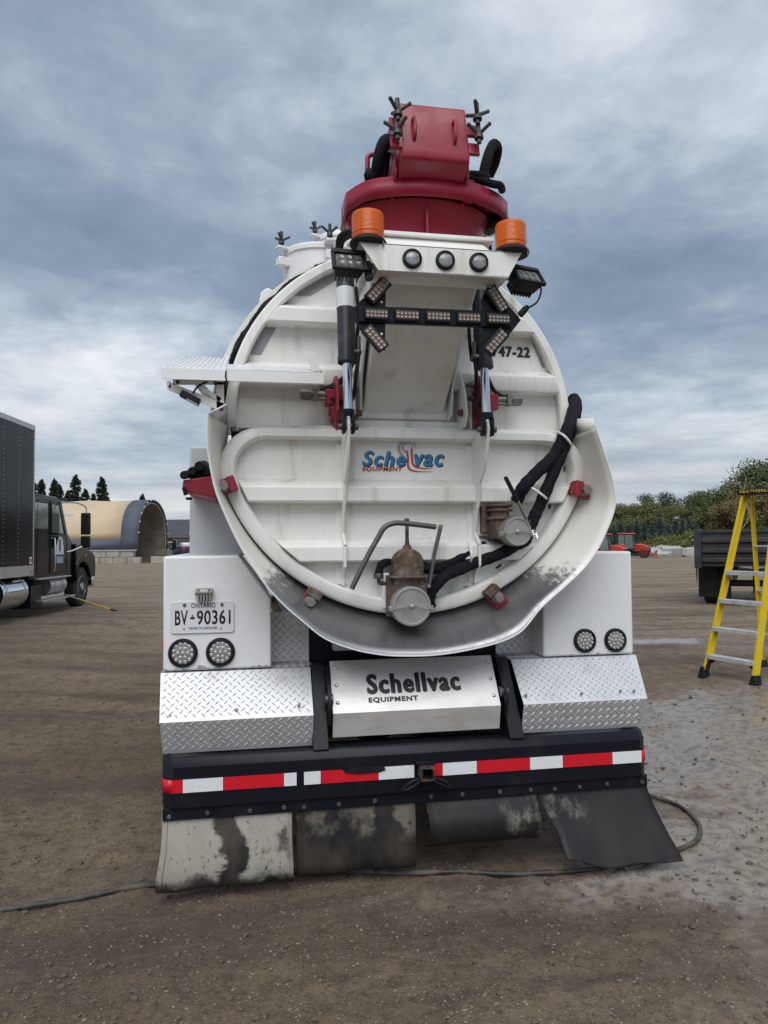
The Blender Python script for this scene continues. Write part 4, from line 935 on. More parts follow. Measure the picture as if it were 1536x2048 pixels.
# ---- flood lights on the bar's ends
def flood(px_, py_, Y_, tilt, yaw_, name_side):
    c = P(px_, py_, Y_); Rm = Matrix.Rotation(yaw_, 3, 'Z') @ Matrix.Rotation(tilt, 3, 'X')
    ex, ey, ez = Rm @ Vector((1,0,0)), Rm @ Vector((0,-1,0)), Rm @ Vector((0,0,1))
    q = lambda a, b_, d_: c+(ex_*a+ey_*b_+ez_*d_)*1.22
    ex_, ey_, ez_ = ex.copy(), ey.copy(), ez.copy()
    o = part(MB().prism([q(-.058,.0,-.040), q(.058,.0,-.040), q(.058,.0,.045), q(-.058,.0,.045)], [q(-.048,-.055,-.028), q(.048,-.055,-.028), q(.048,-.055,.035), q(-.048,-.055,.035)]), 'flood_lamp', M_blk, bevel=.004)
    fm = MB(); ex, ey, ez = ex*1.22, ey*1.22, ez*1.22
    fm.obox(q(0,.004,.040), ex*.064, ey*.010, ez*.010); fm.obox(q(0,.004,-.040), ex*.060, ey*.008, ez*.006); fm.obox(q(-.060,.004,0), ex*.006, ey*.008, ez*.044); fm.obox(q(.060,.004,0), ex*.006, ey*.008, ez*.044)
    part(fm, 'bezel', M_blk, o, bevel=.003)
    part(MB().obox(q(0,.003,-.0), ex*.050, ey*.003, ez*.032), 'lens', pm('flood_lens', (.10,.098,.09), .12, .3, [((.30,.28,.24), 38, .5, .7, .6)], coat=.7), o)
    lm = MB()
    for i_ in range(3):
        for j in range(2): lm.lathe([(.011,0), (.013,.002), (.004,.0), (0,.001)], q(-.03+.03*i_, .0062, -.013+.026*j), ey, 12)
    tag(part(lm, 'led_cups', M_leddim, o), kind='stuff')
    fm = MB()
    for i_ in range(7): fm.obox(q(-.042+.014*i_, -.062, .004), ex*.002, ey*.016, ez*.030)
    tag(part(fm, 'cooling_fins', M_blk, o), kind='stuff')
    return o, q
fo, q = flood(698,523,-.47,R(-24),R(4),'l')
part(MB().bar(q(.06,-.02,0), q(.095,-.03,.012), .03, .03).cyl(q(.085,-.05,-.03), q(.085,-.05,.05), .02, n=10), 'swivel_bracket', M_rod, fo, bevel=.004)
fo, q = flood(1056,553,-.44,R(-34),R(16),'r')
part(MB().bar(q(-.04,-.04,.03), q(-.085,-.05,.05), .03, .02), 'swivel_bracket', M_zinc, fo, bevel=.003)
cb = spline([P(1080,568,-.44), P(1082,585,-.43), P(1074,604,-.42), P(1060,614,-.41), P(1052,620,-.405)], 5)
part(MB().tube(cb, .0045, 8), 'lamp_cable', M_rubber, fo)
part(MB().tube([P(1056,613,-.41), P(1050,619,-.41), P(1040,630,-.405)], [.011,.016,.016], 10), 'cable_plug', M_rubber, fo)
part(MB().tube(spline([P(676,490,-.2), P(680,474,-.25), P(695,464,-.3), P(712,462,-.35)], 6), .014, 8), 'hydraulic_hose', M_rubber)
part(MB().tube(spline([P(681,500,-.2), P(686,482,-.25), P(698,473,-.3), P(712,470,-.35)], 6), .012, 8), 'hydraulic_hose', M_rubber)
part(MB().tube(spline([P(676,538,-.12), P(675,505,-.14), P(679,480,-.2)], 6), .014, 8), 'hydraulic_hose', M_rubber)
part(MB().tube(spline([P(968,500,-.1), P(966,486,-.1), P(972,478,-.12), P(979,484,-.1), P(981,505,-.05)], 6), .009, 8), 'hydraulic_hose', M_rubber)

# ---- arrow board
AY = -.40
ab = part(MB().bar(P(716,629,AY+.012), P(1022,641,AY+.012), .030, .078, (0,0,1)), 'arrow_board', M_black, bevel=.005)
def chev(pts): part(MB().prism([P(a, c, AY+.014) for a, c in pts], [P(a, c, AY+.030) for a, c in pts]), 'chevron_plate', M_black, ab, bevel=.002)
chev([(698,625), (722,600), (772,565), (770,702), (745,690), (716,655)]); chev([(1042,640), (1018,612), (975,572), (962,600), (966,700), (985,705), (1012,678)])
def module(a, c, wpx, mm, n=6):
    """LED module between two pixels"""
    a, c = P(*a, AY), P(*c, AY); d = (c-a); u_ = d.normalized(); L_ = d.length; s_ = u_.cross(Vector((0,1,0))).normalized(); hw = wpx/2*3.4/1480
    o = part(MB().obox((a+c)/2+Vector((0,-.006,0)), d/2, (0,.013,0), s_*hw), 'led_module', M_blk, ab, bevel=.004)
    part(MB().obox((a+c)/2+Vector((0,-.0195,0)), d/2*.90, (0,.0016,0), s_*hw*.70), 'lens', pm('module_lens', (.055,.05,.047), .15, .1, coat=.6) if 'module_lens' not in bpy.data.materials else bpy.data.materials['module_lens'], o)
    lm = MB()
    for i_ in range(n):
        for j in (-1, 1):
            p = a+d*(.12+.76*i_/(n-1))+Vector((0,-.021,0))+s_*hw*.30*j; lm.lathe([(L_/n*.30,0), (L_/n*.36,.003), (L_/n*.12,.001), (0,.003)], p, BK, 8)
    tag(part(lm, 'led_cups', mm, o, smooth=60), kind='stuff')
xs_ = [(728,628.5), (776,630.5), (788,631), (838,633), (850,633.5), (900,635.5), (912,636), (960,638), (972,638.5), (1018,640.5)]
for i_ in range(0, 10, 2): module(xs_[i_], xs_[i_+1], 24, M_leda if i_ < 4 else pm('pale_amber_led', (.33,.25,.205), .3, .1, coat=.3) if 'pale_amber_led' not in bpy.data.materials else bpy.data.materials['pale_amber_led'])
for a, c, mm in (((737,602), (773,562), M_leda), ((731,656), (768,699), M_leda), ((978,577), (1008,624), bpy.data.materials['pale_amber_led']), ((972,706), (1008,664), bpy.data.materials['pale_amber_led'])): module(a, c, 27, mm)
for px_, py_ in ((763,604), (763,668)): part(MB().lathe([(.004,0), (.006,.001), (0,.002)], P(px_, py_, AY+.013), BK, 10), 'board_screw', M_tapew, ab)

# ---- boom: turntable guard, drum, red boom end, clamps, hoses
bz0, bz1 = 3.425, 3.525
gpath = [(-.378,.14), (-.378,-.03), (-.368,-.07), (-.30,-.185), (-.20,-.245), (-.10,-.275), (0,-.285), (.12,-.28), (.25,-.25), (.38,-.175), (.468,-.085)]
outer = spline([(x, y, bz0) for x, y in gpath], 4)
rows = [[(p.x, p.y, bz0) for p in outer], [(p.x, p.y, bz1) for p in outer]]
boom = part(MB().grid(rows), 'turntable_guard', M_red, solid=.012, smooth=50)
deck = [(p.x, p.y) for p in outer]+[(.468,.30), (.3,.38), (-.3,.38), (-.378,.28)]
part(MB().pz([(x*.985, y+.006) for x, y in deck], bz0+.045, bz0+.058), 'turntable_deck', M_red, boom)
rows = []
for r_, z in ((.305,3.222), (.312,3.26), (.330,3.33), (.372,3.40), (.395,3.44)): rows.append([(r_*math.cos(a)+.012, r_*math.sin(a)*.74+.06, z) for a in np.linspace(0, 2*math.pi, 49)[:-1]])
dr = part(MB().grid(rows, closed=True), 'turntable_drum', M_red, boom)
part(MB().lathe([(.29,0), (.345,0), (.345,.03), (.29,.03)], (.01,.10,3.205), (0,0,1), 48), 'bearing_ring', M_rod, boom)
part(MB().box(-.006, .006, -.225, -.15, 3.25, 3.44), 'weld_seam', M_red, boom)
mo = P(998,440,-.05); mot = part(MB().lathe([(.052,-.12), (.052,-.01), (.062,-.01), (.062,.006), (.05,.010), (0,.010)], mo, (.15,-1,-.1), 8), 'slew_motor', M_black, boom, bevel=.004)
for a in range(4): bolt(mo+Vector((.045*math.cos(a*1.57+.4), -.006, .045*math.sin(a*1.57+.4))), BK, .006, .006, mot)
# boom end box with sloped cover
bt, bb = 3.865, 3.505
be_p = [(.55,bt+.06), (-.315,bt), (-.385,3.595), (-.380,3.560), (-.31,bb+.01), (.0,bb-.02), (.55,bb-.02)]
bx_o = part(MB().px(be_p, -.160, .178), 'boom_end', M_red, boom, bevel=.012, seg=3)
part(MB().box(-.125, .145, .50, 5.3, 3.56, 3.84), 'boom_beam', M_red, boom, bevel=.012)
part(MB().px([(.3,3.43), (-.22,3.43), (-.22,3.475), (-.30,3.52), (-.30,3.60), (.3,3.66)], -.180, -.166), 'boom_cheek', M_red, boom, bevel=.003)
part(MB().px([(.3,3.43), (-.22,3.43), (-.22,3.475), (-.30,3.52), (-.30,3.60), (.3,3.66)], .184, .198), 'boom_cheek', M_red, boom, bevel=.003)
part(MB().px([(-.20,3.45), (-.24,3.55), (.2,3.66), (.2,3.45)], .20, .245), 'pin_boss', M_red, boom, bevel=.006)
# cover lugs
cn = Vector((0, -(bt-3.595), -.085*-1)); cd = (Vector((0,-.315,bt))-Vector((0,-.385,3.595))).normalized(); cnn = Vector((0,-cd.z,cd.y))
def on_cover(x, v_, h=0): return Vector((x, -.385, 3.595))+cd*v_+cnn*h
for x in (-.095, .105):
    part(MB().tube(spline([on_cover(x, .06, -.003), on_cover(x, .07, .028), on_cover(x, .12, .036), on_cover(x, .17, .028), on_cover(x, .18, -.003)], 4), .0075, 8), 'cover_handle', M_red, bx_o)
for s, xc_ in ((-1, -.178), (1, .196)):
    for v_ in (.015, .125):
        part(MB().obox(on_cover(xc_, v_+.03, -.012), (.034,0,0), cd*.032, cnn*.010), 'clamp_tab', M_red, bx_o, bevel=.004)
# wing-nut clamps: stud, hub and three arms
def wing(base, axis, size, parent, phase=0.0, m=None):
    axis = Vector(axis).normalized(); u_ = axis.orthogonal().normalized(); w_ = axis.cross(u_)
    mb = MB().cyl(base-axis*size*.3, base+axis*size*1.25, size*.16, n=8).lathe([(size*.30,0), (size*.30,size*.22), (size*.2,size*.45), (size*.16,size*.45)], base, axis, 12)
    for k in range(3):
        a = phase+k*2*math.pi/3; d = u_*math.cos(a)+w_*math.sin(a); p = base+axis*size*.34
        mb.tube([p, p+d*size*.75+axis*size*.42], [size*.14, size*.12], 8); mb.ball(p+d*size*.78+axis*size*.44, size*.135, 6)
    return part(mb, 'wing_nut_clamp', m or pm('clamp_grey', (.05,.05,.048), .5, .3, bump=(60,.15,.004)) if 'clamp_grey' not in bpy.data.materials else bpy.data.materials['clamp_grey'], parent)
for px_, py_, ph in ((795,270,.3), (796,232,1.0), (958,278,.6), (955,240,1.4)):
    wing(P(px_, py_, -.40), (0,.15,1), .074, boom, ph)
hl = lambda q, r_: part(MB().tube(spline([P(*a) for a in q], 6), r_, 12), 'sleeved_hose', M_fabric, boom)
hl([(757,362,-.12), (755,340,-.16), (760,310,-.2), (768,286,-.2), (776,282,-.1), (776,300,.05)], .032)
hl([(775,362,-.10), (773,330,-.12), (777,305,-.14)], .015)
hl([(735,352,-.05), (748,348,-.1), (756,358,-.12)], .024)
hl([(966,352,-.15), (972,325,-.15), (980,300,-.13), (988,288,-.10), (995,298,-.05), (990,325,.0), (978,352,.05)], .026)
hl([(940,356,-.12), (965,362,-.2), (985,368,-.22), (1000,371,-.2), (1004,380,-.1)], .020)
hl([(942,350,-.10), (960,352,-.18), (978,358,-.2)], .024)
part(MB().tube(spline([P(734,362,.0), P(735,330,.0), P(736,314,.0), P(745,309,.0), P(762,309,.02), P(778,300,.1)], 4), .013, 8), 'guard_frame', M_red, boom)
part(MB().box(P(731,352,-.02).x, P(740,352,-.02).x, -.06, .02, P(735,362,-.02).z, P(735,342,-.02).z), 'hose_coupling', M_black, boom, bevel=.004)
for px_ in (757, 764): part(MB().cyl(P(px_, 358, -.13), P(px_, 346, -.13), .008, n=8), 'hose_fitting', M_zinc, boom)

# ---- tank-top hatches
def hatch(px_, Y_, r, ztop, zbase, n, ph):
    cx_ = P(px_, 540, Y_).x
    o = part(MB().lathe([(r,zbase-ztop), (r,-.05), (r*1.05,-.045), (r*1.05,-.02), (r*1.02,-.008), (r*.6,.012), (0,.016)], (cx_, Y_, ztop), (0,0,1), 40), 'hatch', M_white, smooth=30)
    for k in range(n):
        a = ph+k*2*math.pi/n; p = Vector((cx_+math.cos(a)*r*1.18, Y_+math.sin(a)*r*1.18, ztop-.02)); d = Vector((math.cos(a), math.sin(a), 0)); s_ = Vector((-d.y, d.x, 0))
        part(MB().obox(p-d*.01, d*.045, s_*.03, (0,0,.010)), 'hatch_lug', M_white, o, bevel=.006)
        part(MB().obox(p-d*.01+Vector((0,0,-.085)), d*.038, s_*.028, (0,0,.028)), 'hatch_lug', M_white, o, bevel=.006)
        wing(p+Vector((0,0,.03)), (0,0,1), .062, o, a)
    return o
h1z = P(600,508,.95).z; hatch(640,.95,.235,h1z,3.15,5,R(205))
h2z = P(660,473,1.4).z; hatch(690,1.45,.20,h2z,3.25,5,R(200))
# ---- folding walkway on the left
zf = P(500,752,0).z
rail_z0, rail_z1 = zf-.028, zf+.024
xl, xr, xm = -1.298, -.497, P(452,750,0).x
wk = part(MB().px([(.0,rail_z0), (.0,rail_z1), (.006,rail_z1), (.20,rail_z1+.075), (.20,rail_z1+.069), (.008,rail_z1-.006), (.008,rail_z0)], xm+.003, xr), 'rear_walkway', M_white, bevel=.001)
tb = MB()
for k in range(42):
    x = xm+.012+k*(xr-xm-.03)/41; tb.bar((x, .004, rail_z1+.003), (x, .19, rail_z1+.075), .010, .007, (0,0,1))
tag(part(tb, 'grip_teeth', M_white, wk), kind='stuff')
bx_, bz_ = -1.232, P(372,716,.62).z
rows = [[(xl, 0, rail_z0), (xm, 0, rail_z0)], [(xl, 0, rail_z1), (xm, 0, rail_z1)], [(xl+.06, .62, bz_), (xm+.005, .62, bz_)]]
wl = part(MB().grid(rows), 'side_walkway', M_white, solid=.006, smooth=0)
tb = MB()
for k in range(11):
    t_ = (k+.5)/11; a = Vector((xl+(xm-xl)*t_, .01, rail_z1+.004)); c = Vector((xl+.06+(xm+.005-xl-.06)*t_, .61, bz_+.004)); part(MB().bar(a, c, .015, .012), 'tread_rib', M_white, wl, bevel=.002)
part(MB().tube([P(452,742,-.002), P(451,752,-.003), P(453,762,-.003), P(453,772,-.003)], .004, 6), 'joint_gap', M_rubber, wl)
e0 = [(608,703), (631,704), (637,735), (648,740), (647,750), (628,750)]
hk = part(MB().prism([P(a, c, .03) for a, c in e0], [P(a, c, .036) for a, c in e0]), 'end_bracket', M_white, wk, bevel=.001)
for k in range(3): part(MB().cyl(P(629+k*6, 744, .03)+Vector((0,.004,0)), P(629+k*6, 744, .03)+Vector((0,-.001,0)), .007, n=10), 'bracket_slot', M_ink, hk)
# bracket under it: slotted triangular web
mb = MB()
for a, c, w_ in (((337,762), (338,776), .02), ((338,772), (447,815), .040), ((345,764), (447,764), .026), ((440,764), (441,822), .038), ((395,770), (441,800), .022)):
    mb.bar(P(*a, .10), P(*c, .10), .008, w_, (0,1,0)) if False else mb.prism(*[[(p.x, y_, p.z) for p in (P(*a, .10)+n__*w_/2, P(*c, .10)+n__*w_/2, P(*c, .10)-n__*w_/2, P(*a, .10)-n__*w_/2)] for n__ in [Vector((-(P(*c,.1)-P(*a,.1)).z, 0, (P(*c,.1)-P(*a,.1)).x)).normalized()] for y_ in (.10, .108)])
wb = part(mb, 'walkway_bracket', M_cream)
for px_, py_ in ((355,764), (431,767)): bolt(P(px_, py_, .10), BK, .011, .010, wb, M_rust)
mb = MB(); a, c = P(362,786,.06), P(399,806,.06); mb.bar(a, c, .05, .034, (0,0,1))
wlp = part(mb, 'work_lamp', M_blk, wb, bevel=.003); 
part(MB().bar(a.lerp(c, .25)+Vector((.006,-.01,-.02)), a.lerp(c, .85)+Vector((.006,-.01,-.02)), .03, .006), 'lens', M_lens, wlp)
part(MB().tube(spline([P(386,787,.06), P(393,776,.07), P(404,768,.08), P(414,764,.09)], 5), .005, 8), 'lamp_cable', M_rubber, wb)
part(MB().bar((-1.25,.50,bz_-.05), (-.98,.52,2.42), .04, .04), 'walkway_strut', M_cream, wb)
# ---- grey cabinet, red hose tray with hoses on the left flank
cab_o = part(MB().box(-1.235, -.86, 1.0, 1.7, 1.66, 2.338), 'grey_cabinet', M_greyw, bevel=.008)
for z_ in (1.80, 2.02, 2.22): bolt((-1.236, 1.10, z_), (-1,0,0), .012, .008, cab_o, M_greyw, 'hinge')
a, c = P(366,962,.42), P(424,996,.42)
ty = part(MB().prism([(a.x-.005,.42,a.z-.05), (-1.06,.42,c.z), (-1.04,.42,a.z+.035), (a.x,.42,a.z+.005)], [(a.x+.02,1.5,a.z-.05), (-1.06,1.5,c.z), (-1.04,1.5,a.z+.035), (a.x+.02,1.5,a.z+.005)]), 'hose_tray', M_red, bevel=.006)
part(MB().tube([P(378,995,.40), P(378,1000,.40)], [.02,.014], 10).tube([P(368,975,.41), P(372,990,.41)], .012, 8), 'tray_latch', M_rubber, ty)
for k, (za, r_) in enumerate(((.030,.024), (.055,.022), (.085,.026), (.060,.02))):
    x_ = -1.20+k*.038
    part(MB().tube(spline([(x_-.02, .40+.02*k, a.z+za), (x_, .7, a.z+za+.03), (x_+.01, 1.1, a.z+za), (x_, 1.5, a.z+za)], 5), r_, 10), 'stowed_hose', M_rubber, ty)
part(MB().tube(spline([P(385,951,.5), P(397,944,.5), P(410,938,.5), P(416,940,.6)], 4), .016, 8).tube(spline([P(392,952,.5), P(405,950,.5), P(416,949,.5)], 4), .02, 8), 'stowed_hose', M_rubber, ty)
part(MB().bar(P(408,931,.5), P(418,926,.5), .012, .008), 'tray_hook', M_rod, ty)
# ---- running gear and cab beyond
def wheel(x, y, r, wd, parent, mt_, mr_, zc_=None):
    zc_ = r if zc_ is None else zc_; s = 1 if x > 0 else -1
    wv = part(MB().lathe([(r*.56,-wd/2), (r*.9,-wd/2), (r,-wd*.36), (r,wd*.36), (r*.9,wd/2), (r*.56,wd/2)], (x, y, zc_), (s,0,0), 36), 'wheel', mt_, parent)
    part(MB().lathe([(r*.57,wd*.48), (r*.54,wd*.50), (r*.50,wd*.20), (r*.28,wd*.12), (r*.22,wd*.34), (r*.10,wd*.36), (0,wd*.36)], (x, y, zc_), (s,0,0), 30), 'rim', mr_, wv)
    return wv
M_tyre = pm('tyre_rubber', (.022,.021,.020), .8, 0, [((.075,.066,.055), 6, .45, .7, .6)], bump=(26,.4,.01))
for y_ in (1.55, 2.95):
    for x_ in (-1.06, -.73, .73, 1.06): wheel(x_, y_, .51, .28, T, M_tyre, M_alu)
    part(MB().cyl((-.6, y_, .51), (.6, y_, .51), .09, n=14).ball((0, y_, .51), .2, 10), 'axle', M_black)
for x_ in (-1.05, 1.05): wheel(x_, 7.6, .51, .30, T, M_tyre, M_alu)
part(MB().prism([(-1.1,6.7,1.0), (1.1,6.7,1.0), (1.1,8.1,1.0), (-1.1,8.1,1.0)], [(-1.05,6.75,2.85), (1.05,6.75,2.85), (1.0,7.7,2.80), (-1.0,7.7,2.80)]), 'cab', M_white, bevel=.05, seg=3)
part(MB().prism([(-1.0,8.1,.8), (1.0,8.1,.8), (.9,9.4,.8), (-.9,9.4,.8)], [(-.85,8.1,1.75), (.85,8.1,1.75), (.75,9.35,1.55), (-.75,9.35,1.55)]), 'bonnet', M_white, bevel=.06, seg=3)

# ================================================================== HOSE ON THE GROUND
def gz(x, y): return float(gheight(np.array([x]), np.array([y]))[0])
hp_ = [(-9.0,-1.2), (-6.0,-.75), (-4.2,-.45), (-2.75,-.10), (-2.02,.075), (-1.66,.14), (-1.34,.20), (-1.0,.245), (-.64,.225), (-.3,.165), (.03,.09), (.36,.02), (.67,-.03), (.95,-.045), (1.15,-.02), (1.38,.055), (1.64,.18), (1.79,.36), (1.86,.56), (1.85,.76), (1.74,.97), (1.55,1.20), (1.35,1.6), (1.32,2.6)]
pts = spline([(x, y, 0) for x, y in hp_], 8); pts = [Vector((p.x, p.y, gz(p.x, p.y)+.013)) for p in pts]
zz = [p.z for p in pts]; pts = [Vector((p.x, p.y, sum(zz[max(0,i_-3):i_+4])/len(zz[max(0,i_-3):i_+4])+.002)) for i_, p in enumerate(pts)]
M_hose = pm('muddy_black_hose', (.022,.021,.02), .5, 0, [((.13,.115,.095), 5, .42, .62, .85, (1,1,1), .85)], bump=(40,.2,.004))
tag(MB().tube(pts, .0135, 12).build('ground_hose', M_hose), 'long muddy black hose looping on the ground past the mud flaps', 'hose')

# ================================================================== STEP LADDER
M_yel = pm('yellow_fibreglass', (.66,.48,.012), .42, 0, [((.42,.30,.02), 7, .5, .78, .5), ((.12,.10,.06), 30, .66, .76, .5)], bump=(30,.06,.004))
M_lalu = pm('worn_aluminium', (.66,.66,.655), .5, .35, [((.38,.37,.35), 10, .45, .7, .6), (DIRT, 30, .6, .75, .5)])
A_, B_ = G(1408,1352,.17), G(1511,1372,.17)
ab_ = (B_-A_); ab_.z = 0; wdt = ab_.length; eu = ab_.normalized(); en = Vector((-eu.y, eu.x, 0))      # en: towards the rear frame
LT = 2.13
ld = thing('step_ladder', 'yellow fibreglass step ladder with aluminium steps and black top', 'ladder', (0,0,0))
lean, taper = .62, .11
ft = [A_, B_]
def rail(i, t_): 
    base = A_ if i == 0 else B_; s = 1 if i == 0 else -1
    return base+Vector((0,0,LT*t_))+en*lean*t_+eu*s*taper*t_
def rear(i, t_):
    s = 1 if i == 0 else -1
    base = (A_ if i == 0 else B_)+en*1.0-eu*s*.02; top = rail(i, 1.0)+en*.10
    return base.lerp(top, t_)
for i in (0, 1):
    s = 1 if i == 0 else -1
    mb = MB(); a, c = rail(i, .03), rail(i, .985); ax = (c-a).normalized(); fx = ax.cross(eu).normalized()
    mb.obox((a+c)/2, (c-a)/2, eu*.004, fx*.042); mb.obox((a+c)/2+fx*.039+eu*s*.014, (c-a)/2, eu*.014, fx*.004); mb.obox((a+c)/2-fx*.039+eu*s*.014, (c-a)/2, eu*.014, fx*.004)
    part(mb, 'front_rail', M_yel, ld, bevel=.002)
    a, c = rear(i, .03), rear(i, .97); mb = MB(); ax = (c-a).normalized(); fx = ax.cross(eu).normalized()
    mb.obox((a+c)/2, (c-a)/2, eu*.003, fx*.028); mb.obox((a+c)/2+fx*.026+eu*s*.01, (c-a)/2, eu*.01, fx*.003)
    part(mb, 'rear_rail', M_yel, ld, bevel=.002)
    for f_ in (rail(i, .0), rear(i, 0)):
        z_ = gz(f_.x, f_.y); part(MB().prism([f_+Vector((0,0,z_-f_.z-.01))+eu*a+en*c for a, c in ((-.045,-.06), (.045,-.06), (.045,.05), (-.045,.05))], [f_+Vector((0,0,.11))+eu*a+en*c for a, c in ((-.025,-.03), (.025,-.03), (.025,.06), (-.025,.06))]), 'foot', M_rubber, ld, bevel=.006)
for t_ in (.115, .262, .412, .565):
    a, c = rail(0, t_)+eu*.012, rail(1, t_)-eu*.012
    o = part(MB().obox((a+c)/2, (c-a)/2, en*.055, (0,0,.003)).obox((a+c)/2-en*.055-Vector((0,0,.020)), (c-a)/2, en*.003, (0,0,.023)).obox((a+c)/2+en*.055-Vector((0,0,.020)), (c-a)/2, en*.003, (0,0,.023)), 'step', M_lalu, ld, bevel=.002)
    tr = MB()
    for k in range(4): tr.obox((a+c)/2+en*(-.03+.02*k)+Vector((0,0,.004)), (c-a)/2, en*.003, (0,0,.002))
    part(tr, 'step_grip', M_lalu, o)
for t_ in (.2, .45, .70): part(MB().bar(rear(0, t_), rear(1, t_), .03, .02), 'rear_brace', M_lalu, ld, bevel=.002)
for i in (0, 1):
    s = 1 if i == 0 else -1
    q = spline([rail(i, .03)+eu*s*.02, rail(i, .07)+eu*s*.035, rail(i, .085)+eu*s*.07, rail(i, .108)+eu*s*.13], 4)
    part(MB().tube(q, [.022]*4+[.018]*(len(q)-4), 8), 'knee_brace', M_rubber, ld)
    part(MB().bar(rail(i, .55), rear(i, .55), .022, .006), 'spreader', M_lalu, ld)
cp = (rail(0, 1)+rail(1, 1))/2+en*.05
capo = part(MB().obox(cp, eu*(wdt/2-taper+.045), en*.13, (0,0,.032)), 'top_cap', M_blk, ld, bevel=.012)
text('FEATHERLITE', cp-eu*(wdt/2-taper+.0)-en*.1325-Vector((0,0,.016)), eu, (0,0,1), 2*(wdt/2-taper)+.02, .032, M_yel, 'lettering', capo, .02)
a, c = rail(0, .72), rail(0, .93); ax = (c-a).normalized(); fx = ax.cross(eu).normalized()
sg = -1 if fx.dot(en) > 0 else 1
part(MB().obox((a+c)/2-eu*.0055, (c-a)/2, eu*.001, fx*.022), 'label_strip', M_tapew, ld)
text('FEATHERLITE', a-eu*.0072+fx*sg*-.012+ax*.01, ax, fx*sg, (c-a).length-.02, .022, M_greyp, 'label_lettering', ld, .01)
a, c = rail(1, .60), rail(1, .72)
for k in range(2): text('!', rail(1, .60+.05*k)+eu*-.0055, eu.cross(ax), ax, .012, .045, M_ink, 'warning_mark', ld, .02) if False else None

# ================================================================== BOX TRUCK (left), local frame: X to its right, Y ahead, Z up
HB = R(6.6); dB = Vector((math.sin(HB), math.cos(HB), 0)); nB = Vector((dB.y, -dB.x, 0))
AB = G(160,1212,.2)                                   # foot of its right front wheel
org = AB-nB*1.10
bt_ = thing('box_truck', 'black box truck with crew cab, chrome tanks and round-hole wheels parked nose away', 'truck', (org.x, org.y, .2), -HB)
M_bblk = pm('gloss_black_body', (.006,.007,.009), .12, 0, [((.018,.018,.02), 3, .5, .8, .4)], spec=.22)
M_bbox = pm('dark_box_panel', (.010,.011,.014), .14, 0, [((.025,.025,.028), 1.2, .4, .75, .6, (1,2,.25))], bump=(1.2,.08,.05), spec=.12)
M_balu = pm('truck_aluminium', (.52,.53,.54), .38, .75, [((.36,.36,.36), 6, .45, .7, .6)])
M_glass = pm('tinted_glass', (.10,.125,.12), .05, 0, coat=.6); M_glass.node_tree.nodes['Principled BSDF'].inputs['Transmission Weight'].default_value = .75
xs = 1.25; bz0_, bz1_ = 1.12, 4.10; by1, by0 = -3.44, -10.32
def bp(mb, name, m, parent=bt_, **k): return mb.build(name, m, parent, **k)
pn = 6.88/5.0
for k in range(5):
    for s in (-1, 1):
        bp(MB().box(s*xs-.012, s*xs+.012, by1-pn*(k+1)+.004, by1-pn*k-.004, bz0_+.02, bz1_-.10), 'side_panel', M_bbox)
bp(MB().box(-xs+.015, xs-.015, by0, by1-.01, bz0_, bz1_-.02), 'cargo_box', M_bbox)
for s in (-1, 1):
    bp(MB().box(s*xs-.02, s*xs+.028, by0-.01, by1+.015, bz1_-.10, bz1_+.015), 'roof_rail', M_balu, bevel=.012)
    bp(MB().box(s*xs-.02, s*xs+.026, by0-.01, by1+.015, bz0_-.20, bz0_+.02), 'bottom_rail', M_balu, bevel=.004)
    bp(MB().box(s*xs-.03, s*xs+.022, by1-.01, by1+.03, bz0_-.20, bz1_+.01), 'corner_post', M_balu, bevel=.01)
    rv = MB()
    for k in range(10):
        for z_ in np.arange(bz0_+.1, bz1_-.12, .085):
            rv.obox((s*(xs+.0135), by1-.06-k*pn/2, z_), (.004,0,0), (0,.009,0), (0,0,.009))
    for y_ in np.arange(by0+.1, by1, .085): rv.obox((s*(xs+.028), y_, bz0_-.02), (.004,0,0), (0,.009,0), (0,0,.009))
    tag(bp(rv, 'rivets', M_balu), kind='stuff')
    bp(MB().box(s*(xs+.027), s*(xs+.031), by1-.16, by1-.06, bz0_-.14, bz0_-.08), 'side_marker', pm('orange_lens', (.65,.12,.02), .3) if 'orange_lens' not in bpy.data.materials else bpy.data.materials['orange_lens'])
    bp(MB().box(s*(xs+.013), s*(xs+.016), by1-.18, by1-.06, bz0_+.05, bz0_+.20), 'decal', M_tapew)
    bp(MB().box(s*(xs+.016), s*(xs+.018), by1-.16, by1-.08, bz0_+.09, bz0_+.16), 'decal_mark', M_taper)
bp(MB().box(-xs+.01, xs-.01, by0+.01, by1-.0, bz1_-.01, bz1_+.005), 'roof', M_balu)
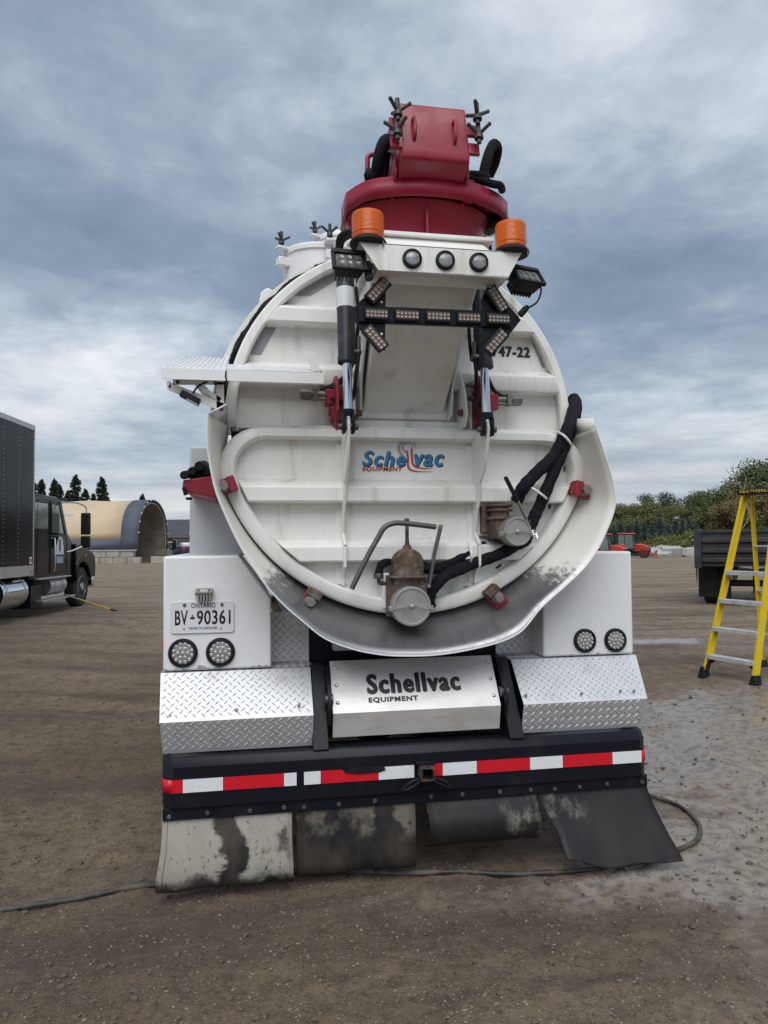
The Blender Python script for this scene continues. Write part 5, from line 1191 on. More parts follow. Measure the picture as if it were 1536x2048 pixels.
# cab
cw = 1.12
cabp = [(-3.30,.82), (-3.30,2.62), (-3.10,2.70), (-1.75,2.70), (-1.40,2.62), (-.98,1.86), (-.62,1.66), (-.60,.82)]
cb_ = bp(MB().px(cabp, -cw, cw), 'cab', M_bblk, bevel=.04, seg=3)
wins = [[(-3.05,1.92), (-3.05,2.52), (-2.24,2.52), (-2.24,1.92)], [(-2.06,1.86), (-2.06,2.52), (-1.60,2.52), (-1.28,1.92), (-1.24,1.82)]]
for s in (-1, 1):
    for wv in wins:
        bp(MB().px(wv, s*cw-.01, s*(cw+.004)), 'side_window', pm('cab_glass', (.20,.25,.22), .04, .3, coat=.8) if 'cab_glass' not in bpy.data.materials else bpy.data.materials['cab_glass'], cb_)
        bp(MB().tube([(s*(cw+.004), y, z) for y, z in wv], .014, 6, True), 'window_seal', M_rubber, cb_)
    for ya, yb_, z0_ in ((-2.86,-2.16,.92), (-2.10,-1.05,.92)):
        dq = [(ya,z0_), (ya,2.58), (yb_ if yb_ < -2 else -1.60, 2.58), (yb_,1.62 if yb_ > -2 else 2.58), (yb_,z0_)]
        bp(MB().tube([(s*(cw+.002), y, z) for y, z in dq], .008, 6, True), 'door_seam', M_rubber, cb_)
    bp(MB().tube(spline([(s*(cw+.01),-1.96,.98), (s*(cw+.05),-1.96,1.04), (s*(cw+.05),-1.96,1.66), (s*(cw+.01),-1.96,1.72)], 3), .022, 8), 'grab_handle', M_chrome, cb_)
    bp(MB().px([(-2.86,1.30), (-2.86,1.33), (-1.06,1.33), (-1.06,1.30)], s*cw, s*(cw+.012)), 'door_moulding', M_bblk, cb_)
    # mirror on bent arm
    mr_ = bp(MB().tube(spline([(s*(cw-.02),-1.45,2.58), (s*(cw+.20),-1.05,2.60), (s*(cw+.38),-.85,2.50), (s*(cw+.38),-.85,2.30)], 4), .018, 8).tube([(s*(cw+.38),-.85,1.56), (s*(cw+.10),-1.0,1.42), (s*cw,-1.05,1.40)], .016, 8).tube([(s*(cw+.36),-.86,1.50), (s*(cw+.10),-.70,1.10)], .014, 8), 'mirror_arm', M_balu, cb_)
    bp(MB().box(s*(cw+.38)-.11, s*(cw+.38)+.11, -.90, -.78, 1.82, 2.36).box(s*(cw+.38)-.11, s*(cw+.38)+.11, -.90, -.78, 1.50, 1.79), 'mirror', M_blk, mr_, bevel=.03)
    # bonnet side, fender with arch
    fa = [(.95,.72), (.98,1.05), (.90,1.30), (.55,1.42), (-.60,1.60), (-.60,.82), (-.52,.70)]+[(.60*math.cos(a), .52+.62*math.sin(a)) for a in np.linspace(math.pi*.93, .35, 12)]
    bp(MB().px(fa, s*(cw-.30), s*(cw+.06)), 'front_fender', M_bblk, bevel=.025)
    bp(MB().ball((s*(cw+.05),.18,1.30), .05, 8, (.5,1.4,.8)), 'turn_signal', bpy.data.materials['orange_lens'])
    # tanks and steps
    bp(MB().lathe([(.0,0), (.31,0), (.325,.02), (.325,1.15), (.31,1.17), (.0,1.17)], (s*.92,-4.75,.60), (0,1,0), 36), 'fuel_tank', M_chrome)
    for y_ in (-4.6,-3.75): bp(MB().lathe([(.30,-.03), (.333,-.03), (.333,.03), (.30,.03)], (s*.92,y_,.60), (0,1,0), 36), 'tank_strap', M_balu)
    bp(MB().lathe([(.0,0), (.21,0), (.225,.02), (.225,.98), (.21,1.0), (.0,1.0)], (s*.90,-2.0,.62), (0,1,0), 30), 'air_tank', M_balu)
    for y_ in (-1.75,-1.25): bp(MB().lathe([(.2,-.025), (.233,-.025), (.233,.025), (.2,.025)], (s*.90,y_,.62), (0,1,0), 30), 'tank_strap', M_balu)
    bp(MB().box(s*1.14-.10, s*1.14+.10, -2.75, -.75, .30, .35), 'cab_step', M_balu, bevel=.01); bp(MB().box(s*1.12-.10, s*1.12+.10, -2.95, -1.0, .80, .84), 'cab_step', M_balu, bevel=.01)
    bp(MB().box(s*.8-.2, s*.8+.25, -3.0, -2.4, .18, .70), 'battery_box', M_black, bevel=.02)
    bp(MB().box(s*.42-.04, s*.42+.04, -9.8, .8, .62, .88), 'frame_rail', M_black)
bon_ = [[(x, y, z) for x, z in ((-.98,.80), (-.98,1.42+h_*.2), (-.72,1.62+h_), (.72,1.62+h_), (.98,1.42+h_*.2), (.98,.80))] for y, h_ in ((-.95,.12), (-.3,.06), (.5,-.04), (1.05,-.22))]
mb = MB().grid(bon_); mb.f += [tuple(range(18, 24))]
bp(mb, 'bonnet', M_bblk, bevel=.03)
bp(MB().box(-1.1, 1.1, 1.0, 1.2, .45, .80), 'front_bumper', M_chrome, bevel=.04)
bp(MB().box(-cw+.1, cw-.1, -1.2, -.7, 2.68, 2.72).box(-.9, .9, -1.75, -1.35, 2.66, 2.74), 'sun_visor', M_blk, bevel=.02)
# a generic sticker on the rear door
stp = [(-1.76,1.28), (-1.26,1.28), (-1.26,1.50), (-1.36,1.74), (-1.54,1.78), (-1.72,1.56)]
stk = bp(MB().px(stp, cw+.0005, cw+.004), 'door_sticker', M_tapew, cb_, smooth=0)
bp(MB().px([(-1.72,1.14), (-1.30,1.14), (-1.28,1.36), (-1.74,1.36)], cw+.004, cw+.007), 'sticker_banner', pm('pale_blue_print', (.30,.42,.55), .4), stk, smooth=0)
bp(MB().px([(-1.56,1.42), (-1.46,1.42), (-1.46,1.70), (-1.56,1.72)], cw+.004, cw+.006), 'sticker_mark', M_lblue, stk, smooth=0)
def bwheel(x, y):
    r = .50; s = 1 if x > 0 else -1
    wv = bp(MB().lathe([(r*.57,-.14), (r*.9,-.15), (r,-.11), (r,.11), (r*.9,.15), (r*.57,.14)], (x, y, r), (s,0,0), 40), 'wheel', M_tyre)
    bp(MB().lathe([(r*.58,.135), (r*.55,.145), (r*.52,.10), (r*.44,.085), (r*.22,.10), (r*.20,.16), (0,.165)], (x, y, r), (s,0,0), 36), 'rim', M_balu, wv)
    for k in range(10):
        a = k*math.pi/5; bp(MB().cyl((x+s*.07, y+math.cos(a)*r*.40, r+math.sin(a)*r*.40), (x+s*.099, y+math.cos(a)*r*.40, r+math.sin(a)*r*.40), .028, n=10), 'hand_hole', M_ink, wv)
        bp(MB().cyl((x+s*.09, y+math.cos(a+.3)*r*.28, r+math.sin(a+.3)*r*.28), (x+s*.125, y+math.cos(a+.3)*r*.28, r+math.sin(a+.3)*r*.28), .016, n=6), 'wheel_nut', M_rod, wv)
for x_ in (-1.0, 1.0): bwheel(x_, 0)
for x_ in (-1.06, -.74, .74, 1.06): bwheel(x_, -6.4)
bp(MB().cyl((-.9,0,.5), (.9,0,.5), .07, n=12).cyl((-.9,-6.4,.5), (.9,-6.4,.5), .09, n=12), 'axle', M_black)
# yellow pole leaning on its step
pa, pb = bt_.matrix_basis @ Vector((1.20,-1.3,.37)), G(235,1223,.2)
sl = thing('extension_pole', 'yellow extension pole with black grip leaning on the box truck step', 'pole', (0,0,0))
MB().tube([pa, pb.lerp(pa, .12)], .016, 10).build('shaft', pm('yellow_pole', (.62,.36,.02), .4), sl)
MB().tube([pb.lerp(pa, .13), pb], .021, 10).build('grip', M_rubber, sl)
MB().tube([pa, pa.lerp(pb, .28)], .0175, 10).build('chrome_section', M_balu, sl)

# ================================================================== FABRIC SHELTER on block walls
E0 = G(276,1127,.2)
E0.z = .2
M_tan = pm('tan_fabric', (.56,.44,.30), .75, 0, [((.48,.37,.25), .6, .4, .7, .6)], bump=(.9,.25,.12))
M_navy = pm('navy_fabric', (.070,.085,.115), .7, 0, [((.10,.115,.145), .8, .4, .7, .6)], bump=(1.1,.3,.12))
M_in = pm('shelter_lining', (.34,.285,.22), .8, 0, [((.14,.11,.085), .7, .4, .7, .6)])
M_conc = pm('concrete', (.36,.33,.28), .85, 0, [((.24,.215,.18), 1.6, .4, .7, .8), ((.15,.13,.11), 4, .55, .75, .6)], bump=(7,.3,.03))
M_galv = pm('galvanised_pipe', (.55,.56,.57), .4, .6)
rzS = -YAW
sh = thing('fabric_shelter', 'tan and navy fabric arch shelter open at one end, on concrete blocks', 'shelter', E0, rzS)
WS, HS, LS, zb_ = 9.0, 4.75, 19.0, 1.15
def sarch(x, off=0.0, n=28, sag=0):
    o = []
    for k in range(n+1):
        a = math.pi*k/n; yy = WS/2-(WS/2+off)*math.cos(a)*(1+.04*math.sin(2*a)**2); zz_ = zb_+(HS+off)*math.sin(a)**.72 - sag*math.sin(a)
        o.append((x, yy, zz_))
    return o
xs2 = np.linspace(-LS, -1.55, 9)
rows = [sarch(x, 0, 28, .10*(i_ % 2)) for i_, x in enumerate(xs2)]
MB().grid([r_[1:-1] for r_ in rows]).build('cover', M_tan, sh, solid=.02, smooth=60)
MB().grid([r_[:2] for r_ in rows]).build('skirt', M_navy, sh, solid=.02, smooth=60)
MB().grid([r_[-2:] for r_ in rows]).build('skirt', M_navy, sh, solid=.02, smooth=60)
MB().grid([sarch(x, .02) for x in (-1.55, -.8, 0.0)]).build('end_band', M_navy, sh, solid=.03, smooth=60)
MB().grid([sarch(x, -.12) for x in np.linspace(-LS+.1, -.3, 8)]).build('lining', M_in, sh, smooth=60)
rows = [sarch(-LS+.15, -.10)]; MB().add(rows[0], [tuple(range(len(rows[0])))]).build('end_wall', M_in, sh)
for x in (-.15, -3.2, -6.4, -9.6, -12.8, -16.0): MB().tube(sarch(x, -.28), .055, 8).build('hoop', M_galv, sh)
for z_ in (2.9, 4.6):
    y_ = .4 if z_ < 4 else 1.3
    MB().tube([(-LS+.2, WS-y_-.1, z_), (-.2, WS-y_-.1, z_)], .04, 6).build('purlin', M_galv, sh)
q = sarch(-.02, .0)
for k in range(2, 27, 2): MB().obox((.04, q[k][1], q[k][2]), (.03,0,0), (0,.12,0), (0,0,.05)).build('lacing', M_tapew, sh)
MB().prism([(-8.4,.44,3.10), (-7.2,.36,2.95), (-7.2,.50,3.7), (-7.6,.60,3.9)], [(-8.4,.49,3.10), (-7.2,.41,2.95), (-7.2,.55,3.7), (-7.6,.65,3.9)]).build('torn_flap', M_in, sh, smooth=0)
MB().prism([(-7.3,.40,3.75), (-6.1,.40,3.75), (-6.1,.72,4.45), (-7.2,.72,4.45)], [(-7.3,.47,3.75), (-6.1,.47,3.75), (-6.1,.79,4.45), (-7.2,.79,4.45)]).build('patch', M_tapeg, sh, smooth=0)
MB().tube([(-LS,-.02,zb_+.02), (-.1,-.02,zb_+.02)], .05, 6).build('base_rail', M_galv, sh)
def blockwall(name, label, loc, rz, n, rows_, bl=1.22, bh=.60, bd=.60, missing=()):
    o = thing(name, label, 'wall', loc, rz)
    for r_ in range(rows_):
        for k in range(n):
            if (r_, k) in missing: continue
            x = -(k+.5+(r_ % 2)*.5)*bl; j = random.uniform(-.03, .03)
            MB().box(x-bl/2+.02, x+bl/2-.02, j, j+bd, r_*bh, (r_+1)*bh-.02).build('block', M_conc, o, bevel=.03)
    return o
blockwall('block_wall', 'two-course concrete block wall carrying the fabric shelter', E0+f0*.02-Vector((0,0,.02))+rt0*.2, rzS, 15, 2, missing=())
fw2 = E0+f0*(WS-.5)
blockwall('block_wall', 'concrete block wall under the shelter\'s far side beyond its open end', fw2+rt0*4.2-Vector((0,0,.02)), rzS, 14, 2)
p_ = G(316,1127,.2); tag(MB().box(-.62, .62, 0, .6, 0, .62).build('concrete_block', M_conc, None, bevel=.03), 'single concrete block at the end of the shelter wall', 'block'); o = bpy.data.objects['concrete_block']; o.location = p_; o.rotation_euler = (0,0,rzS+.1)

# ================================================================== far building, dark pickup
M_roof = pm('dark_shingle', (.055,.058,.066), .8, 0, [((.09,.09,.10), 1.5, .4, .7, .6)], bump=(4,.3,.05))
M_brick = pm('red_brick_wall', (.20,.085,.06), .85, 0, [((.13,.06,.045), 3, .4, .7, .7)], bump=(9,.3,.02))
bd_p = D(372,1085,120.0); bz = .2
bd = thing('far_building', 'long low brick building with dark grey roof beyond the shelter', 'building', (bd_p.x, bd_p.y, bz), rzS)
MB().box(-9, 14, 0, 10, 0, 2.9).build('wall', M_brick, bd)
MB().px([(-.5,2.85), (5,6.0), (10.5,2.85)], -9.5, 14.5).build('roof', M_roof, bd)
for k in range(9):
    wv = MB().box(-8+k*2.4, -6.8+k*2.4, -.06, .02, 1.0, 2.2).build('window', M_white, bd); MB().box(-7.9+k*2.4, -6.9+k*2.4, -.08, -.05, 1.1, 2.1).build('pane', M_glass, wv)
for k in range(3): MB().box(-5+k*6, -4.5+k*6, 3.0, 3.5, 4.9, 5.5).build('roof_vent', M_greyw, bd)
M_dblue = pm('dark_blue_paint', (.018,.028,.06), .2, 0, coat=.5)
pk_p = D(368,1090,74.0); zk = .2
pk = thing('pickup_truck', 'dark blue pickup with white load parked beyond the shelter', 'pickup', (pk_p.x, pk_p.y, .55), rzS+.5)
MB().px([(-2.6,.45), (-2.6,1.1), (-.9,1.15), (-.7,1.15), (-.45,1.85), (.75,1.85), (1.2,1.15), (2.5,1.02), (2.6,.45)], -.95, .95).build('body', M_dblue, pk, bevel=.08, seg=3)
for s in (-1, 1):
    MB().px([(-.35,1.2), (-.2,1.75), (.65,1.75), (1.0,1.2)], s*.94, s*.958).build('window', M_glass, pk)
    for y_ in (-1.7, 1.65):
        wv = MB().lathe([(.2,-.12), (.38,-.12), (.4,-.08), (.4,.08), (.38,.12), (.2,.12)], (s*.86, y_, .40), (s,0,0), 24).build('wheel', M_tyre, pk); MB().lathe([(.22,.11), (.2,.06), (0,.08)], (s*.86, y_, .40), (s,0,0), 20).build('rim', M_alu, wv)
    MB().box(s*.62-.16, s*.62+.16, -2.64, -2.58, .8, 1.05).build('tail_lamp', M_taper, pk, bevel=.01)
MB().box(-.7, .5, -2.3, -1.0, 1.05, 1.5).build('white_load', M_white, pk, bevel=.15, seg=3)
mo_p = pk_p+rt0*1.0-f0*2
mt_mesh = MB(); rr_ = [[(x, y, max(0., (1-((x/7.5)**2+(y/3)**2))*.62*(1+.25*math.sin(x*2)*math.cos(y*3)))) for y in np.linspace(-3, 3, 16)] for x in np.linspace(-7.5, 7.5, 34)]
o = mt_mesh.grid(rr_).build('dirt_mound', gm); o.location = (pk_p.x, pk_p.y, .16); o.rotation_euler = (0,0,rzS); tag(o, 'low dirt mound under the dark blue pickup', 'mound')

# ================================================================== red tractors
M_tred = pm('tractor_red', (.42,.035,.025), .35, 0, [((.30,.03,.025), 3, .45, .7, .5)], coat=.2)
M_tglass = pm('tractor_glass', (.16,.22,.21), .06, .2, coat=.6)
def tractor(px_, py_, sc_, rz, blade, label):
    p = G(px_, py_, .2); t_ = thing('tractor', label, 'tractor', (p.x, p.y, .2), rz, 'compact red tractors by the rubble')
    q = lambda mb, n, m, par=t_, **k: mb.build(n, m, par, **k)
    # local: Y ahead
    q(MB().px([(.35,.55), (.30,1.30), (1.2,1.25), (1.62,1.02), (1.68,.6)], -.34, .34), 'hood', M_tred, bevel=.09, seg=3)
    q(MB().box(-.30, .30, 1.62, 1.70, .55, .92), 'grille', M_blk, bevel=.02)
    for s in (-1, 1): q(MB().ball((s*.2,1.66,1.0), .085, 8, (1,.5,.8)), 'headlamp', M_lens)
    cabp_ = [(-.95,.85), (-1.0,2.12), (.25,2.12), (.40,.85)]
    for s in (-1, 1):
        q(MB().px(cabp_, s*.66, s*.68), 'side_glass', M_tglass); q(MB().tube([(s*.67, y, z) for y, z in cabp_], .04, 6, True).tube([(s*.67,-.45,.85), (s*.67,-.42,2.12)], .03, 6), 'cab_pillar', M_blk)
        q(MB().px([(-1.35,.75), (-1.25,1.15), (-.95,1.32), (-.6,1.30), (-.25,1.05), (-.15,.7)], s*.55, s*.98), 'rear_fender', M_tred, bevel=.05)
        wv = q(MB().lathe([(.3,-.19), (.56,-.19), (.60,-.12), (.60,.12), (.56,.19), (.3,.19)], (s*.80,-.75,.60), (s,0,0), 28), 'wheel', M_tyre); q(MB().lathe([(.34,.19), (.30,.08), (0,.10)], (s*.80,-.75,.60), (s,0,0), 20), 'rim', M_tred, wv)
        wv = q(MB().lathe([(.2,-.13), (.38,-.13), (.40,-.08), (.40,.08), (.38,.13), (.2,.13)], (s*.70,1.15,.40), (s,0,0), 24), 'wheel', M_tyre); q(MB().lathe([(.23,.13), (.2,.05), (0,.07)], (s*.70,1.15,.40), (s,0,0), 18), 'rim', M_tred, wv)
    q(MB().box(-.64, .64, .24, .27, 1.3, 2.1).box(-.64, .64, -1.0, -.97, .9, 2.1), 'windscreen', M_tglass)
    q(MB().box(-.74, .74, -1.1, .42, 2.13, 2.28), 'cab_roof', M_tred, bevel=.07, seg=3)
    q(MB().box(-.3, .3, -1.1, 1.6, .38, .65), 'chassis', M_blk); q(MB().box(-.25, .25, -.6, -.2, .8, 1.5), 'seat', M_blk, bevel=.05)
    if blade:
        bo = q(MB().px([(2.25,.05), (2.12,.18), (2.10,.50), (2.22,.72), (2.25,.72), (2.16,.48), (2.18,.2), (2.30,.05)], -1.0, 1.0), 'plough_blade', pm('faded_red', (.42,.10,.075), .5, 0, [((.30,.20,.17), 5, .5, .7, .6)]))
        q(MB().box(-.25, -.15, 1.5, 2.15, .25, .36).box(.15, .25, 1.5, 2.15, .25, .36), 'blade_arm', M_tred, bo)
    t_.scale = (sc_,)*3; return t_
tractor(1262,1116,1.06,-R(126),True,'red tractor with plough blade in front of the rubble')
tractor(1213,1120,1.0,-R(130),False,'red tractor without blade beside the one with a plough')

# ================================================================== broken concrete by the trees
for k, (px_, py_, w_, h_, d_) in enumerate(((1304,1100,2.6,1.0,1.0), (1340,1096,3.0,1.1,1.2), (1322,1108,2.0,.7,1.4), (1344,1107,1.9,1.0,1.3), (1362,1103,2.2,.9,1.5), (1376,1105,1.8,.5,1.4), (1312,1113,1.5,.45,1.0), (1390,1106,2.3,.9,1.2), (1385,1098,2.4,.9,1.2), (1330,1100,1.4,1.1,1.0), (1412,1103,2.6,1.0,1.3), (1296,1106,1.3,.6,1.0), (1440,1102,2.4,.9,1.3))):
    p = D(max(px_, 1316+k), 1095, 73.5+(1116-py_)*.2); mb = MB().box(-w_/2, w_/2, -d_/2, d_/2, -.1, h_)
    mb.v = [(x+random.uniform(-.18,.18), y+random.uniform(-.18,.18), z+random.uniform(-.12,.12)) for x, y, z in mb.v]
    o = mb.build('concrete_rubble', pm('grey_rubble', (.42,.42,.41), .85, 0, [((.30,.29,.27), 1.5, .4, .7, .7)], bump=(6,.3,.03)) if 'grey_rubble' not in bpy.data.materials else bpy.data.materials['grey_rubble'], None, bevel=.05)
    o.location = (p.x, p.y, .2); o.rotation_euler = (random.uniform(-.1,.25), random.uniform(-.35,.35) if k in (3,4,5,9) else random.uniform(-.06,.06), random.uniform(-.4,.4)-YAW)
    tag(o, 'grey chunk of broken concrete in the heap by the tractors', 'rubble', 'broken concrete by the tractors')

# ================================================================== DUMP TRAILER (right)
p = G(1436,1206,.2); HDT = R(37)
# it stands nose away: local Y ahead
dt = thing('dump_trailer', 'black steel dump trailer with ribbed tailgate and mud flaps behind the yellow ladder', 'trailer', (p.x+.82*math.cos(HDT), p.y-.82*math.sin(HDT), .2), -HDT)
M_dblk = pm('faded_black_steel', (.022,.022,.025), .55, 0, [((.06,.058,.056), 3, .45, .75, .6), ((.12,.08,.05), 14, .66, .78, .5)], bump=(12,.2,.01))
dq = lambda mb, n, m, par=dt, **k: mb.build(n, m, par, **k)
y0_, y1_ = -1.08, 2.9
for s in (-1, 1):
    dq(MB().box(s*1.15-.03, s*1.15+.03, y0_, y1_, 1.0, 1.74), 'bed_side', M_dblk)
    dq(MB().box(s*1.17-.06, s*1.17+.06, y0_-.02, y1_, 1.72, 1.82), 'top_rail', M_dblk, bevel=.01)
    for z_ in (1.06, 1.28, 1.50): dq(MB().px([(y0_+.1,z_), (y0_+.1,z_+.10), (y1_,z_+.10), (y1_,z_)], s*1.17, s*1.23), 'side_rib', M_dblk, bevel=.012)
    dq(MB().box(s*1.18-.08, s*1.18+.08, y0_-.06, y0_+.12, .90, 1.80), 'corner_post', M_dblk, bevel=.01)
    dq(MB().tube(spline([(s*1.22,y0_+.05,.98), (s*1.22,y0_+.0,.80), (s*1.22,y0_+.06,.72), (s*1.22,y0_+.12,.80), (s*1.22,y0_+.1,.95)], 4), .018, 6).tube([(s*1.22,y0_+.06,.73), (s*1.22,y0_+.08,.55)], .012, 6), 'tailgate_chain', M_rust)
    dq(MB().box(s*1.0-.22, s*1.0+.22, -.50, -.47, .18, .95), 'mud_flap', M_rubber)
    for xx in (.98, .66):
        wv = dq(MB().lathe([(.28,-.13), (.45,-.14), (.50,-.1), (.50,.1), (.45,.14), (.28,.13)], (s*xx, 0.0, .50), (s,0,0), 32), 'wheel', M_tyre); dq(MB().lathe([(.29,.12), (.26,-.05), (.12,-.04), (.1,.05), (0,.05)], (s*xx, 0.0, .50), (s,0,0), 24), 'rim', M_balu, wv)
    pass
    dq(MB().box(s*.42-.05, s*.42+.05, -1.0, 3.0, .62, .86), 'frame_rail', M_dblk)
    dq(MB().bar((s*.42,2.9,.74), (0,4.4,.62), .10, .14), 'drawbar', M_dblk, bevel=.01)
dq(MB().box(-1.12, 1.12, y0_, y1_, .94, 1.02), 'bed_floor', M_dblk); dq(MB().box(-1.12, 1.12, y1_-.05, y1_, 1.0, 1.78), 'headboard', M_dblk); tg = dq(MB().box(-1.12, 1.12, y0_, y0_+.05, 1.0, 1.72), 'tailgate', M_dblk)
for z_ in (1.04, 1.26, 1.50): dq(MB().px([(y0_-.07,z_), (y0_-.07,z_+.09), (y0_+.01,z_+.13), (y0_+.01,z_-.03)], -1.09, 1.09), 'gate_rib', M_dblk, tg, bevel=.01)
dq(MB().box(-1.12, 1.12, y0_-.04, y0_+.06, 1.72, 1.80), 'gate_rail', M_dblk, tg, bevel=.01)
dq(MB().cyl((-.9,0,.5), (.9,0,.5), .08, n=12), 'axle', M_dblk)
dq(MB().cyl((0,4.1,0.0), (0,4.1,.95), .045, n=12).lathe([(.12,0), (.12,.02), (.05,.03)], (0,4.1,0), (0,0,1), 16), 'jack', M_dblk)

# ================================================================== trees
def leafcloud(clumps, n, size, rng, flatten=.8):
    """n leaf-spray quads spread through ellipsoid clumps: (cx,cy,cz,rx,ry,rz)"""
    cl = np.array(clumps); wts = cl[:,3]*cl[:,4]*cl[:,5]; wts = wts**.75/np.sum(wts**.75)
    idx = rng.choice(len(cl), n, p=wts); d = rng.normal(size=(n, 3)); d /= np.linalg.norm(d, axis=1)[:,None]
    r_ = rng.random(n)**.42; c = cl[idx,:3]+d*r_[:,None]*cl[idx,3:]*(1+.16*rng.normal(size=(n,1)))
    nrm = d*.6+rng.normal(size=(n,3))*.65+np.array([0,0,.45]); nrm /= np.linalg.norm(nrm, axis=1)[:,None]
    a = np.cross(nrm, rng.normal(size=(n,3))); a /= np.linalg.norm(a, axis=1)[:,None]; b_ = np.cross(nrm, a)
    s_ = size*rng.uniform(.6, 1.4, (n,1)); v = np.stack([c-a*s_*.9, c-b_*s_*.55, c+a*s_*1.0, c+b_*s_*.55+nrm*s_*.2], 1).reshape(-1, 3)
    return v
def leaf_mesh(name, v, m):
    mm = bpy.data.meshes.new(name); n = len(v)//4
    mm.from_pydata(v.tolist(), [], np.arange(n*4).reshape(-1, 4).tolist()); mm.materials.append(m); return mm
def leafmat(name, c, c2, rough=.65):
    m = pm(name, c, rough, 0, [(c2, .35, .40, .62, .9), (tuple(x*1.5 for x in c), 2.3, .52, .7, .6)]); return m
Lf = {'olive': leafmat('olive_foliage', (.110,.122,.036), (.150,.148,.042)), 'green': leafmat('green_foliage', (.072,.100,.036), (.105,.125,.042)), 'dark': leafmat('dark_green_foliage', (.046,.068,.034), (.070,.090,.040)),
      'gold': leafmat('turning_foliage', (.160,.115,.040), (.115,.108,.038)), 'spruce': leafmat('blue_spruce_needles', (.052,.085,.078), (.080,.115,.105)), 'fir': leafmat('dark_fir_needles', (.026,.038,.028), (.036,.050,.034)), 'shrub': leafmat('yellow_green_shrub', (.155,.155,.036), (.110,.125,.036))}
M_bark = pm('bark', (.075,.062,.05), .9, 0, [((.04,.033,.028), 8, .4, .65, .8)], bump=(12,.6,.03))
M_dead = pm('grey_dead_wood', (.26,.24,.215), .85, 0, [((.16,.145,.13), 6, .4, .7, .7)])
def broadleaf(seed, kind, h, rad, n=12000, leaf=.155):
    rng = np.random.default_rng(seed); cl = []
    for k in range(26):
        a = rng.uniform(0, 6.28); z = h*rng.uniform(.22, .93); prof_ = math.sin(min(1, max(.08, (z/h-.08)/.92))*math.pi)**.55
        r_ = rad*prof_*rng.uniform(.25, .85); s_ = rad*rng.uniform(.22, .40); cl.append((math.cos(a)*r_, math.sin(a)*r_, z, s_*1.15, s_*1.15, s_*.75))
    tr = MB(); tr.tube(spline([(0,0,-.2), (.1,0,h*.2), (-.1,.1,h*.45), (.1,0,h*.8)], 3), [h*.024*(1-.085*i_) for i_ in range(10)], 8)
    for c in cl[:12]: tr.tube(spline([(0,0,h*.18+.25*c[2]), (c[0]*.5,c[1]*.5,c[2]*.75), c[:3]], 3), [.11,.1,.08,.06,.05,.04,.03], 5)
    return leaf_mesh('crown', leafcloud(cl, n, leaf, rng), Lf[kind]), tr
def conifer(seed, kind, h, rad, n=4200, leaf=.22, gaps=.3):
    rng = np.random.default_rng(seed); V = []; tr = MB().tube([(0,0,-.2), (0,0,h*.5), (0,0,h*.98)], [h*.016, h*.009, .02], 8); z = h*.06; k = 0
    nw = int(h*3.2)
    for w_ in range(nw):
        z = h*(.05+.93*w_/nw); L_ = rad*(1-z/h)**.85*rng.uniform(.8, 1.12)+.12; nb = 7 if w_ < nw*.7 else 5; a0_ = rng.uniform(0, 6.28)
        for b_ in range(nb):
            if rng.random() < gaps*.4: continue
            a = a0_+b_*6.283/nb+rng.uniform(-.25,.25); ll = L_*rng.uniform(.45, 1.2); m_ = max(6, int(n/nw/nb)); t_ = rng.random(m_)**.7
            dz = -.28*ll*t_+.20*ll*t_**3; d = np.array([math.cos(a), math.sin(a), 0]); s_ = np.array([-d[1], d[0], 0]); wv = (rng.random(m_)-.5)*.55*ll*(1-t_*.75)
            c = d*(t_*ll)[:,None]+s_*wv[:,None]; c[:,2] = z+dz+rng.normal(size=m_)*.16+rng.normal()*.12
            a_ = d*leaf+s_*leaf*.5*np.sign(wv)[:,None]; a_[:,2] -= .35*leaf; b2 = np.cross(a_, rng.normal(size=(m_,3))); b2 /= np.linalg.norm(b2, axis=1)[:,None]+1e-6; b2 *= leaf*.34
            V.append(np.stack([c-a_*.6, c-b2, c+a_*.8, c+b2], 1).reshape(-1, 3))
            if b_ % 2 == 0: tr.tube([(0,0,z), tuple(d*ll*.6+np.array([0,0,z-.12*ll]))], [.03,.012], 4)
    return leaf_mesh('crown', np.concatenate(V), Lf[kind]), tr
protos = {}
def plant(name, key, maker, px_, depth, scale, label, rz, group, ztop=None, cat='tree', off=0.0):
    if key not in protos:
        cm, tr = maker(); to = tr.build('trunk', M_bark); tm = to.data; bpy.data.objects.remove(to); protos[key] = (cm, tm)
    cm, tm = protos[key]; p = D(px_, 1090, depth)
    t_ = thing(name, label, cat, (p.x, p.y, .2), rz, group); t_.scale = (scale, scale, scale)
    for nm, mm in (('crown', cm), ('trunk', tm)):
        o = bpy.data.objects.new(nm, mm); COL.objects.link(o); o.parent = t_
    return t_
mk = {'b_ol': lambda: broadleaf(11, 'olive', 10, 4.6), 'b_gr': lambda: broadleaf(23, 'green', 10, 4.4), 'b_dk': lambda: broadleaf(37, 'dark', 11, 4.2), 'b_go': lambda: broadleaf(41, 'gold', 9, 3.8), 'b_sh': lambda: broadleaf(55, 'shrub', 2.0, 2.0, 2200, .10),
      'c_sp': lambda: conifer(61, 'spruce', 6, 1.9, 3000, .17, .1), 'c_s2': lambda: conifer(67, 'spruce', 6, 1.7, 3000, .17, .1), 'c_f1': lambda: conifer(71, 'fir', 12, 3.1, 7500, .30, .7), 'c_f2': lambda: conifer(79, 'fir', 12, 2.8, 7500, .30, .75)}
def top_scale(px_, py_, depth, h): p = D(px_, py_, depth); return (p.z-.2)/h
GT = 'broadleaf trees at the yard\'s edge'
ht = {'b_ol': 9.8, 'b_gr': 9.8, 'b_dk': 10.8, 'b_go': 8.9, 'c_sp': 6, 'c_s2': 6, 'c_f1': 12, 'c_f2': 12, 'b_sh': 2.0}
